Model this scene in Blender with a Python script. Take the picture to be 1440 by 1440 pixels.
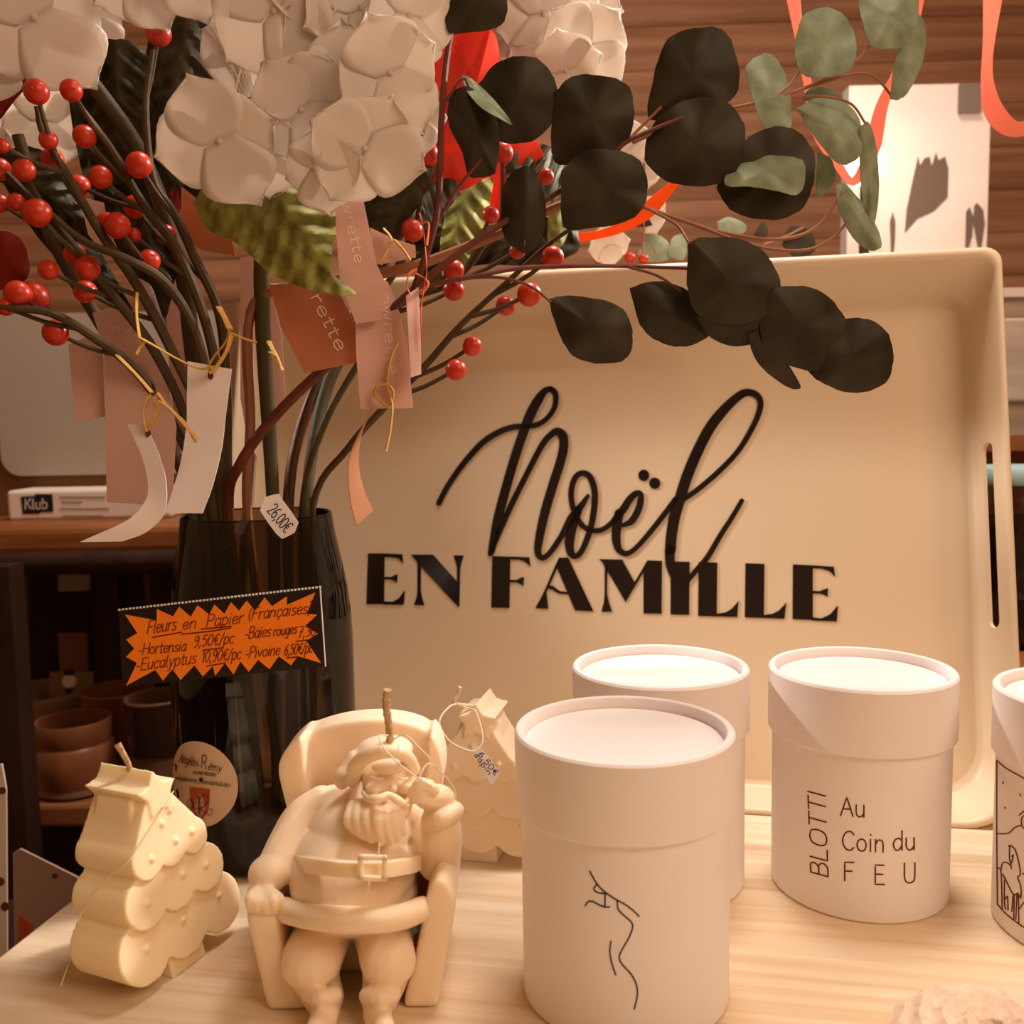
import bpy, bmesh, math, random
import numpy as np
from mathutils import Vector, Matrix
random.seed(7)
for o in list(bpy.data.objects): bpy.data.objects.remove(o)
SC = bpy.context.scene
COL = SC.collection
# ---------------------------------------------------------------- camera
FPX, PITCH, ROLL = 1333.5, 0.0951, -0.018
CAM = np.array([0.0, 0.0, 0.2382])
_c, _s, _cr, _sr = math.cos(PITCH), math.sin(PITCH), math.cos(ROLL), math.sin(ROLL)
FWD = np.array([0, _c, -_s]); UP0 = np.array([0, _s, _c]); RX = np.array([1.0, 0, 0])
CRIGHT = _cr*RX + _sr*(-1)*(-UP0)
CUP = -_sr*RX + _cr*UP0
CRIGHT = _cr*RX + _sr*UP0
cd = bpy.data.cameras.new('camera'); cam = bpy.data.objects.new('camera', cd); COL.objects.link(cam)
cd.sensor_width = 36; cd.lens = 36*FPX/1440; cd.clip_start = 0.02; cd.clip_end = 50
M = Matrix(((CRIGHT[0], CUP[0], -FWD[0], CAM[0]), (CRIGHT[1], CUP[1], -FWD[1], CAM[1]), (CRIGHT[2], CUP[2], -FWD[2], CAM[2]), (0, 0, 0, 1)))
cam.matrix_world = M
cd.dof.use_dof = True; cd.dof.focus_distance = 0.47; cd.dof.aperture_fstop = 12
SC.camera = cam
# ---------------------------------------------------------------- world, lights, exposure
SC.view_settings.view_transform = 'Standard'; SC.view_settings.look = 'None'
SC.view_settings.gamma = 1; SC.view_settings.use_curve_mapping = False
SC.view_settings.exposure = 0.0
W = bpy.data.worlds.new('shop_light'); SC.world = W; W.use_nodes = True
bg = W.node_tree.nodes['Background']; bg.inputs[0].default_value = (1.0, 0.50, 0.20, 1); bg.inputs[1].default_value = 0.26
def area(name, loc, target, size, power, color, sizey=None):
    l = bpy.data.lights.new(name, 'AREA'); l.energy = power; l.color = color; l.size = size
    if sizey: l.shape = 'RECTANGLE'; l.size_y = sizey
    o = bpy.data.objects.new(name, l); COL.objects.link(o); o.location = loc
    o.rotation_euler = (Vector(target)-Vector(loc)).to_track_quat('-Z', 'Y').to_euler(); return o
area('ceiling_lamp', (0.16, 0.66, 1.20), (0.08, 0.50, 0.1), 0.28, 12.5, (1.0, 0.90, 0.84))
s2 = bpy.data.lights.new('left_petal_fill', 'SPOT'); s2.energy = 26; s2.color = (1.0, 0.92, 0.86); s2.spot_size = math.radians(19); s2.spot_blend = .3; s2.shadow_soft_size = .03  # added fill without a fixture, whitens the hydrangea petals at the left
so2 = bpy.data.objects.new('left_petal_fill', s2); COL.objects.link(so2); so2.location = (-.62, .67, .62); so2.rotation_euler = (Vector((-.28, .61, .41))-so2.location).to_track_quat('-Z', 'Y').to_euler()
sl = bpy.data.lights.new('rear_petal_fill', 'SPOT'); sl.energy = 30; sl.color = (1.0, 0.90, 0.83); sl.spot_size = math.radians(36); sl.spot_blend = .5; sl.shadow_soft_size = .04  # added fill from the right, no fixture, aimed to brighten the rear petals
so = bpy.data.objects.new('rear_petal_fill', sl); COL.objects.link(so); so.location = (.45, .75, .60); so.rotation_euler = (Vector((.08, .57, .38))-so.location).to_track_quat('-Z', 'Y').to_euler()
area('front_fill', (0.70, -0.25, 0.90), (0.08, 0.5, 0.12), 0.6, 6.6, (1.0, 0.73, 0.54))  # added fill from front right, stands for no particular lamp
# ---------------------------------------------------------------- helpers
def ray(px, py):
    d = FWD*FPX + CRIGHT*(px-720) - CUP*(py-720)
    return d/d[1]
def pt(px, py, Y): return CAM + ray(px, py)*Y
def onz(px, py, z=0.0):
    d = ray(px, py); return CAM + d*((z-CAM[2])/d[2])
def onplane(px, py, P0, n):
    d = ray(px, py); return CAM + d*(np.dot(np.asarray(P0)-CAM, n)/np.dot(d, n))
def oncyl(px, py, cx, cy, r):
    d = ray(px, py); a = d[0]**2+d[1]**2; ox, oy = CAM[0]-cx, CAM[1]-cy
    b = 2*(ox*d[0]+oy*d[1]); c = ox*ox+oy*oy-r*r; D = b*b-4*a*c
    t = (-b-math.sqrt(max(D, 0)))/(2*a); return CAM+d*t
def V(*a): return np.array(a, float)
def nrm(v):
    v = np.asarray(v, float); l = np.linalg.norm(v); return v/l if l > 1e-12 else v
def cat(pts, k=8, closed=False):
    P = [np.asarray(p, float) for p in pts]; n = len(P)
    if n < 3 and not closed: 
        return [P[0]+(P[-1]-P[0])*i/k for i in range(k+1)]
    out = []
    for i in range(n if closed else n-1):
        p1, p2 = P[i], P[(i+1) % n]
        p0 = P[(i-1) % n] if closed or i > 0 else 2*p1-p2
        p3 = P[(i+2) % n] if closed or i+2 < n else 2*p2-p1
        for j in range(k):
            t = j/k
            out.append(0.5*((2*p1)+(-p0+p2)*t+(2*p0-5*p1+4*p2-p3)*t*t+(-p0+3*p1-3*p2+p3)*t**3))
    if not closed: out.append(P[-1])
    return out
class MB:
    def __init__(s): s.v = []; s.f = []
    def add(s, vs, fs):
        b = len(s.v); s.v += [tuple(map(float, p)) for p in vs]; s.f += [tuple(b+i for i in f) for f in fs]; return s
    def box(s, lo, hi, fr=None):
        x0, y0, z0 = lo; x1, y1, z1 = hi
        vs = [V(x, y, z) for z in (z0, z1) for y in (y0, y1) for x in (x0, x1)]
        if fr is not None: vs = [fr(p) for p in vs]
        return s.add(vs, [(0, 2, 3, 1), (4, 5, 7, 6), (0, 1, 5, 4), (2, 6, 7, 3), (0, 4, 6, 2), (1, 3, 7, 5)])
    def tube(s, pts, r, n=8, caps=True, flat=1.0):
        P = [np.asarray(p, float) for p in pts]; m = len(P)
        R = list(r) if hasattr(r, '__len__') else [r]*m
        if len(R) != m: R = list(np.interp(np.linspace(0, 1, m), np.linspace(0, 1, len(R)), R))
        T = [nrm(P[min(i+1, m-1)]-P[max(i-1, 0)]) for i in range(m)]
        u = nrm(np.cross(T[0], (0, 0, 1) if abs(T[0][2]) < .9 else (1, 0, 0)))
        vs = []
        for i in range(m):
            u = nrm(u-T[i]*np.dot(u, T[i])); w = np.cross(T[i], u)
            for k in range(n):
                a = 2*math.pi*k/n; vs.append(P[i]+R[i]*(math.cos(a)*u+flat*math.sin(a)*w))
        fs = [(i*n+k, i*n+(k+1) % n, (i+1)*n+(k+1) % n, (i+1)*n+k) for i in range(m-1) for k in range(n)]
        if caps: fs += [tuple(range(n))[::-1], tuple((m-1)*n+k for k in range(n))]
        return s.add(vs, fs)
    def lathe(s, prof, c, n=64, capb=True, capt=True):
        vs = [V(c[0]+r*math.cos(2*math.pi*k/n), c[1]+r*math.sin(2*math.pi*k/n), c[2]+z) for r, z in prof for k in range(n)]
        m = len(prof)
        fs = [(i*n+k, i*n+(k+1) % n, (i+1)*n+(k+1) % n, (i+1)*n+k) for i in range(m-1) for k in range(n)]
        if capb: fs.append(tuple(range(n))[::-1])
        if capt: fs.append(tuple((m-1)*n+k for k in range(n)))
        return s.add(vs, fs)
    def ball(s, c, r, seg=16, ring=10, ax=None):
        c = np.asarray(c, float); rr = r if hasattr(r, '__len__') else (r, r, r)
        A = np.eye(3) if ax is None else np.asarray(ax)
        vs = [c+A@V(0, 0, rr[2])]
        for i in range(1, ring):
            a = math.pi*i/ring
            for k in range(seg):
                b = 2*math.pi*k/seg
                vs.append(c+A@V(rr[0]*math.sin(a)*math.cos(b), rr[1]*math.sin(a)*math.sin(b), rr[2]*math.cos(a)))
        vs.append(c-A@V(0, 0, rr[2])); e = len(vs)-1
        fs = [(0, 1+k, 1+(k+1) % seg) for k in range(seg)]
        for i in range(ring-2):
            for k in range(seg):
                a = 1+i*seg+k; b = 1+i*seg+(k+1) % seg; fs.append((a, a+seg, b+seg, b))
        b0 = 1+(ring-2)*seg
        fs += [(e, b0+(k+1) % seg, b0+k) for k in range(seg)]
        return s.add(vs, fs)
    def prism(s, outline, d):
        n = len(outline); d = np.asarray(d, float)
        vs = [np.asarray(p) for p in outline]+[np.asarray(p)+d for p in outline]
        fs = [tuple(range(n)), tuple(range(2*n-1, n-1, -1))]+[(i, i+n, (i+1) % n+n, (i+1) % n) for i in range(n)]
        return s.add(vs, fs)
    def grid(s, rows):                       # rows of points -> surface
        n = len(rows[0]); vs = [p for r in rows for p in r]
        return s.add(vs, [(i*n+k, i*n+k+1, (i+1)*n+k+1, (i+1)*n+k) for i in range(len(rows)-1) for k in range(n-1)])
    def sheet(s, rows, th):                  # thin slab with real thickness
        A = np.array(rows, float); m, n = A.shape[:2]
        du = np.gradient(A, axis=0); dv = np.gradient(A, axis=1); N = np.cross(du, dv)
        N /= np.maximum(np.linalg.norm(N, axis=2, keepdims=True), 1e-12)
        F = A+N*th/2; B = A-N*th/2
        vs = [p for r in F for p in r]+[p for r in B for p in r]; o = m*n
        fs = []
        for i in range(m-1):
            for k in range(n-1):
                a, b, c, d = i*n+k, i*n+k+1, (i+1)*n+k+1, (i+1)*n+k
                fs += [(a, b, c, d), (o+d, o+c, o+b, o+a)]
        rim = [k for k in range(n)]+[i*n+n-1 for i in range(1, m)]+[(m-1)*n+k for k in range(n-2, -1, -1)]+[i*n for i in range(m-2, 0, -1)]
        for i in range(len(rim)):
            a, b = rim[i], rim[(i+1) % len(rim)]; fs.append((b, a, o+a, o+b))
        return s.add(vs, fs)
ORG = {}
def link_mesh(name, mb, mat, origin, smooth=True, angle=40):
    me = bpy.data.meshes.new(name)
    o3 = np.asarray(origin)
    me.from_pydata([tuple(np.asarray(p)-o3) for p in mb.v], [], mb.f); me.update()
    if smooth:
        me.polygons.foreach_set('use_smooth', [True]*len(me.polygons))
        try: me.set_sharp_from_angle(angle=math.radians(angle))
        except Exception: pass
    ob = bpy.data.objects.new(name, me); COL.objects.link(ob)
    if mat: me.materials.append(mat)
    return ob
def thing(name, label, cat_, loc, group=None):
    o = bpy.data.objects.new(name, None); COL.objects.link(o); o.empty_display_size = .01
    o.location = tuple(map(float, loc)); o['label'] = label; o['category'] = cat_
    if group: o['group'] = group
    ORG[o.name] = np.asarray(loc, float); return o
def part(name, mb, mat, parent, label=None, smooth=True, angle=40):
    org = ORG[parent.name]; o = link_mesh(name, mb, mat, org, smooth, angle); o.parent = parent; ORG[o.name] = org
    if label: o['label'] = label
    return o
def solo(name, mb, mat, label, cat_, loc, group=None, smooth=True, angle=40):
    o = link_mesh(name, mb, mat, loc, smooth, angle); o.location = tuple(map(float, loc)); ORG[o.name] = np.asarray(loc, float)
    o['label'] = label; o['category'] = cat_
    if group: o['group'] = group
    return o
def struct(name, mb, mat, smooth=False):
    o = link_mesh(name, mb, mat, (0, 0, 0), smooth); o['kind'] = 'structure'; ORG[o.name] = V(0, 0, 0); return o
def freeze(o, mods):
    for t, kw in mods:
        m = o.modifiers.new(t, t)
        for k, v in kw.items(): setattr(m, k, v)
    bpy.context.view_layer.update()
    dg = bpy.context.evaluated_depsgraph_get()
    me = bpy.data.meshes.new_from_object(o.evaluated_get(dg)); old = o.data
    o.modifiers.clear(); o.data = me
    me.name = o.name
    return o
def wax_part(name, mb, mat, parent, vox=.0008, it=6, label=None):
    o = part(name, mb, mat, parent, label)
    freeze(o, [('REMESH', dict(mode='VOXEL', voxel_size=vox)), ('SMOOTH', dict(iterations=it, factor=.5))])
    o.data.polygons.foreach_set('use_smooth', [True]*len(o.data.polygons))
    if not o.data.materials: o.data.materials.append(mat)
    return o
# ---------------------------------------------------------------- materials
def nt(m): return m.node_tree.nodes, m.node_tree.links
def mat(name, col, rough=.6, spec=.3, sss=0, sssr=(1, .6, .3), sssc=.005, bump=0, bscale=60, var=0, vscale=20, emit=None, coord='Object', stretch=(1, 1, 1), coat=0):
    m = bpy.data.materials.new(name); m.use_nodes = True; N, L = nt(m); b = N['Principled BSDF']
    b.inputs['Base Color'].default_value = (*col, 1); b.inputs['Roughness'].default_value = rough
    b.inputs['Specular IOR Level'].default_value = spec
    if coat: b.inputs['Coat Weight'].default_value = coat; b.inputs['Coat Roughness'].default_value = .1
    if sss:
        b.inputs['Subsurface Weight'].default_value = sss; b.inputs['Subsurface Radius'].default_value = sssr; b.inputs['Subsurface Scale'].default_value = sssc
    if bump or var:
        tc = N.new('ShaderNodeTexCoord'); mp = N.new('ShaderNodeMapping'); mp.inputs['Scale'].default_value = stretch
        L.new(tc.outputs[coord], mp.inputs[0])
    if var:
        n = N.new('ShaderNodeTexNoise'); n.inputs['Scale'].default_value = vscale; n.inputs['Detail'].default_value = 5; L.new(mp.outputs[0], n.inputs['Vector'])
        r = N.new('ShaderNodeValToRGB'); r.color_ramp.elements[0].position = .3; r.color_ramp.elements[1].position = .7
        r.color_ramp.elements[0].color = (*[c*(1-var) for c in col], 1); r.color_ramp.elements[1].color = (*[min(1, c*(1+var)) for c in col], 1)
        L.new(n.outputs['Fac'], r.inputs[0]); L.new(r.outputs[0], b.inputs['Base Color'])
    if bump:
        n = N.new('ShaderNodeTexNoise'); n.inputs['Scale'].default_value = bscale; n.inputs['Detail'].default_value = 4; L.new(mp.outputs[0], n.inputs['Vector'])
        bp = N.new('ShaderNodeBump'); bp.inputs['Strength'].default_value = bump; bp.inputs['Distance'].default_value = .002
        L.new(n.outputs['Fac'], bp.inputs['Height']); L.new(bp.outputs[0], b.inputs['Normal'])
    if emit: b.inputs['Emission Color'].default_value = (*emit[0], 1); b.inputs['Emission Strength'].default_value = emit[1]
    return m
def paper(name, col, trans=.35, rough=.7, var=0, vscale=40, tcol=None, gloss=0):
    m = bpy.data.materials.new(name); m.use_nodes = True; N, L = nt(m); N.remove(N['Principled BSDF']); out = N['Material Output']
    d = N.new('ShaderNodeBsdfDiffuse'); t = N.new('ShaderNodeBsdfTranslucent'); mx = N.new('ShaderNodeMixShader')
    d.inputs[0].default_value = (*col, 1); t.inputs[0].default_value = (*(tcol or col), 1); mx.inputs[0].default_value = trans
    if var:
        tc = N.new('ShaderNodeTexCoord'); n = N.new('ShaderNodeTexNoise'); n.inputs['Scale'].default_value = vscale; n.inputs['Detail'].default_value = 6
        L.new(tc.outputs['Object'], n.inputs['Vector']); r = N.new('ShaderNodeValToRGB')
        r.color_ramp.elements[0].position = .35; r.color_ramp.elements[1].position = .68
        r.color_ramp.elements[0].color = (*[c*(1-var) for c in col], 1); r.color_ramp.elements[1].color = (*[min(1, c*(1+var)) for c in col], 1)
        L.new(n.outputs['Fac'], r.inputs[0]); L.new(r.outputs[0], d.inputs[0])
    L.new(d.outputs[0], mx.inputs[1]); L.new(t.outputs[0], mx.inputs[2]); last = mx.outputs[0]
    if gloss:
        g = N.new('ShaderNodeBsdfGlossy'); g.inputs['Roughness'].default_value = .5; g.inputs[0].default_value = (.8, .85, .7, 1); m2 = N.new('ShaderNodeMixShader'); m2.inputs[0].default_value = gloss
        L.new(last, m2.inputs[1]); L.new(g.outputs[0], m2.inputs[2]); last = m2.outputs[0]
    L.new(last, out.inputs[0]); return m
def wood(name, c1, c2, stretch=(1.2, 28, 28), rough=.55, plank=0, dark=None, sc=3.0, bump=.15):
    m = bpy.data.materials.new(name); m.use_nodes = True; N, L = nt(m); b = N['Principled BSDF']; b.inputs['Roughness'].default_value = rough
    b.inputs['Specular IOR Level'].default_value = .25
    tc = N.new('ShaderNodeTexCoord'); mp = N.new('ShaderNodeMapping'); mp.inputs['Scale'].default_value = stretch; L.new(tc.outputs['Object'], mp.inputs[0])
    n = N.new('ShaderNodeTexNoise'); n.inputs['Scale'].default_value = sc; n.inputs['Detail'].default_value = 8; n.inputs['Distortion'].default_value = .6; L.new(mp.outputs[0], n.inputs['Vector'])
    r = N.new('ShaderNodeValToRGB'); r.color_ramp.elements[0].position = .34; r.color_ramp.elements[1].position = .66
    r.color_ramp.elements[0].color = (*c2, 1); r.color_ramp.elements[1].color = (*c1, 1); L.new(n.outputs['Fac'], r.inputs[0])
    last = r.outputs[0]
    if plank:
        sp = N.new('ShaderNodeSeparateXYZ'); L.new(tc.outputs['Object'], sp.inputs[0])
        md = N.new('ShaderNodeMath'); md.operation = 'MULTIPLY'; md.inputs[1].default_value = 1/plank; L.new(sp.outputs[1], md.inputs[0])
        fl = N.new('ShaderNodeMath'); fl.operation = 'FLOOR'; L.new(md.outputs[0], fl.inputs[0])
        wn = N.new('ShaderNodeTexWhiteNoise'); wn.noise_dimensions = '1D'; L.new(fl.outputs[0], wn.inputs['W'])
        mr = N.new('ShaderNodeMapRange'); mr.inputs[3].default_value = .82; mr.inputs[4].default_value = 1.08; L.new(wn.outputs[0], mr.inputs[0])
        mx = N.new('ShaderNodeMix'); mx.data_type = 'RGBA'; mx.blend_type = 'MULTIPLY'; mx.inputs[0].default_value = 1
        L.new(last, mx.inputs[6]); L.new(mr.outputs[0], mx.inputs[7]); last = mx.outputs[2]
    L.new(last, b.inputs['Base Color'])
    bp = N.new('ShaderNodeBump'); bp.inputs['Strength'].default_value = bump; bp.inputs['Distance'].default_value = .001; L.new(n.outputs['Fac'], bp.inputs['Height']); L.new(bp.outputs[0], b.inputs['Normal'])
    return m
def tinted_glass(name, tcol, gl=.06, rough=.03):
    m = bpy.data.materials.new(name); m.use_nodes = True; N, L = nt(m); N.remove(N['Principled BSDF']); out = N['Material Output']
    t = N.new('ShaderNodeBsdfTransparent'); t.inputs[0].default_value = (*tcol, 1); g = N.new('ShaderNodeBsdfGlossy'); g.inputs['Roughness'].default_value = rough
    lw = N.new('ShaderNodeFresnel'); lw.inputs[0].default_value = 1.5; mx = N.new('ShaderNodeMixShader')
    L.new(lw.outputs[0], mx.inputs[0]); L.new(t.outputs[0], mx.inputs[1]); L.new(g.outputs[0], mx.inputs[2]); L.new(mx.outputs[0], out.inputs[0]); return m
M_PINE = wood('pine_wood', (.92, .77, .56), (.77, .56, .34), stretch=(.9, 36, 36), plank=.145)
M_TRAY = mat('cream_lacquer', (.72, .565, .385), .38, .4)
M_BLACK = mat('black_gloss', (.012, .006, .005), .22, .5)
M_CARD = mat('white_card', (.90, .83, .80), .5, .3, bump=.03, bscale=400)
M_INK = mat('dark_ink', (.05, .02, .012), .6, .1)
M_BLUEINK = mat('near_black_ink', (.02, .012, .02), .6, .1)
M_BROWNINK = mat('brown_ink', (.13, .05, .02), .6, .1)
M_WAX = mat('cream_wax', (.96, .77, .56), .42, .35, sss=.40, sssr=(1, .6, .28), sssc=.006, bump=.04, bscale=120)
M_WAXY = mat('ivory_yellow_wax', (.95, .77, .50), .42, .35, sss=.40, sssr=(1, .65, .25), sssc=.006, bump=.04, bscale=120)
M_WICK = mat('waxed_wick', (.55, .36, .20), .8, .1, bump=.4, bscale=900, var=.3, vscale=500)
M_WICKW = mat('pale_wick', (.80, .68, .48), .8, .1, bump=.4, bscale=900)
M_STRING = mat('cream_string', (.85, .74, .58), .9, .1)
M_BERRY = mat('red_berry', (.50, .030, .008), .33, .38, var=.15, vscale=30)
M_STEM = mat('olive_stem', (.070, .042, .015), .65, .25, bump=.3, bscale=200, var=.3, vscale=60)
M_STEMG = mat('green_stem', (.075, .058, .02), .55, .3, bump=.2, bscale=150, var=.25, vscale=40)
M_STEMR = mat('red_brown_stem', (.13, .030, .014), .55, .3, bump=.2, bscale=150, var=.25, vscale=60)
M_STEMP = mat('tan_twig', (.32, .13, .06), .6, .3)
M_PETAL = paper('white_paper_petal', (.88, .80, .72), .34)
M_EUC = paper('shaded_eucalyptus_leaf', (.034, .023, .013), .10, var=.4, vscale=60, tcol=(.10, .07, .02), gloss=.022)  # shaded copy of the grey-green leaf, its backlit darkness put into the colour
M_EUC_LIT = paper('lit_eucalyptus_leaf', (.30, .34, .22), .25, var=.25, vscale=90)  # lit copy of the same leaf, lamp brightness put into the colour
M_LEAFD = paper('dark_leaf', (.040, .027, .010), .10, var=.5, vscale=110, gloss=.03)
M_LEAFG = paper('green_leaf', (.30, .29, .07), .2, var=.45, vscale=120, gloss=.03)
M_RED = paper('red_crepe', (.85, .085, .05), .45)
M_TAGW = paper('white_paper', (.94, .87, .86), .12)
M_VEL = paper('pink_vellum', (.80, .54, .45), .35)
M_VELR = paper('rust_vellum', (.60, .24, .13), .35)
M_RAFFIA = mat('yellow_raffia', (.62, .36, .08), .7, .2, bump=.4, bscale=700)
M_CORD = mat('orange_cord', (.62, .13, .03), .7, .2)
M_DULLRED = paper('dull_red_crepe', (.34, .045, .03), .3)
M_RIB = paper('coral_ribbon', (.92, .36, .27), .45)
M_RIBO = paper('orange_ribbon', (.95, .20, .04), .45)
M_GLASS = tinted_glass('smoked_glass', (.27, .18, .10))
M_CLEAR = tinted_glass('clear_glass', (.85, .82, .78))
M_ORANGE = mat('fluorescent_orange', (1.0, .25, .02), .7, .1)
M_BLKCARD = mat('black_card', (.016, .008, .006), .5, .3)
M_STICK = mat('cream_sticker', (.66, .46, .32), .6, .2)
M_WALL = wood('brown_planks', (.44, .21, .11), (.27, .115, .052), (1.0, 8, 20), .65)
M_GAP = mat('dark_gap', (.03, .012, .006), .9, .1)
M_SHELF = wood('shelf_wood', (.36, .13, .045), (.20, .065, .02), (2, 20, 20), .45)
M_DARKW = wood('dimmed_dark_wood', (.050, .018, .008), (.022, .008, .004), (8, 8, 2), .7)  # dark wood lowered further, the shelf's lack of light put into the colour
M_GREYW = wood('grey_wood', (.50, .40, .32), (.38, .29, .22), (3, 30, 30), .6)
M_WHITE = mat('warm_white', (.80, .68, .58), .6, .2)
M_GREYB = mat('grey_board', (.42, .34, .27), .7, .2)
M_TERRA = mat('terracotta_glaze', (.26, .085, .03), .35, .5, var=.25, vscale=25)
M_DKGLAZE = mat('dark_glaze', (.03, .012, .008), .25, .5)
M_BAND = mat('pale_glaze', (.32, .17, .09), .4, .4)
M_TEAL = mat('teal_lid', (.38, .56, .55), .5, .3)
M_CROCHET = mat('beige_wool', (.84, .64, .48), .9, .1, bump=.6, bscale=220, var=.15, vscale=150)
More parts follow.
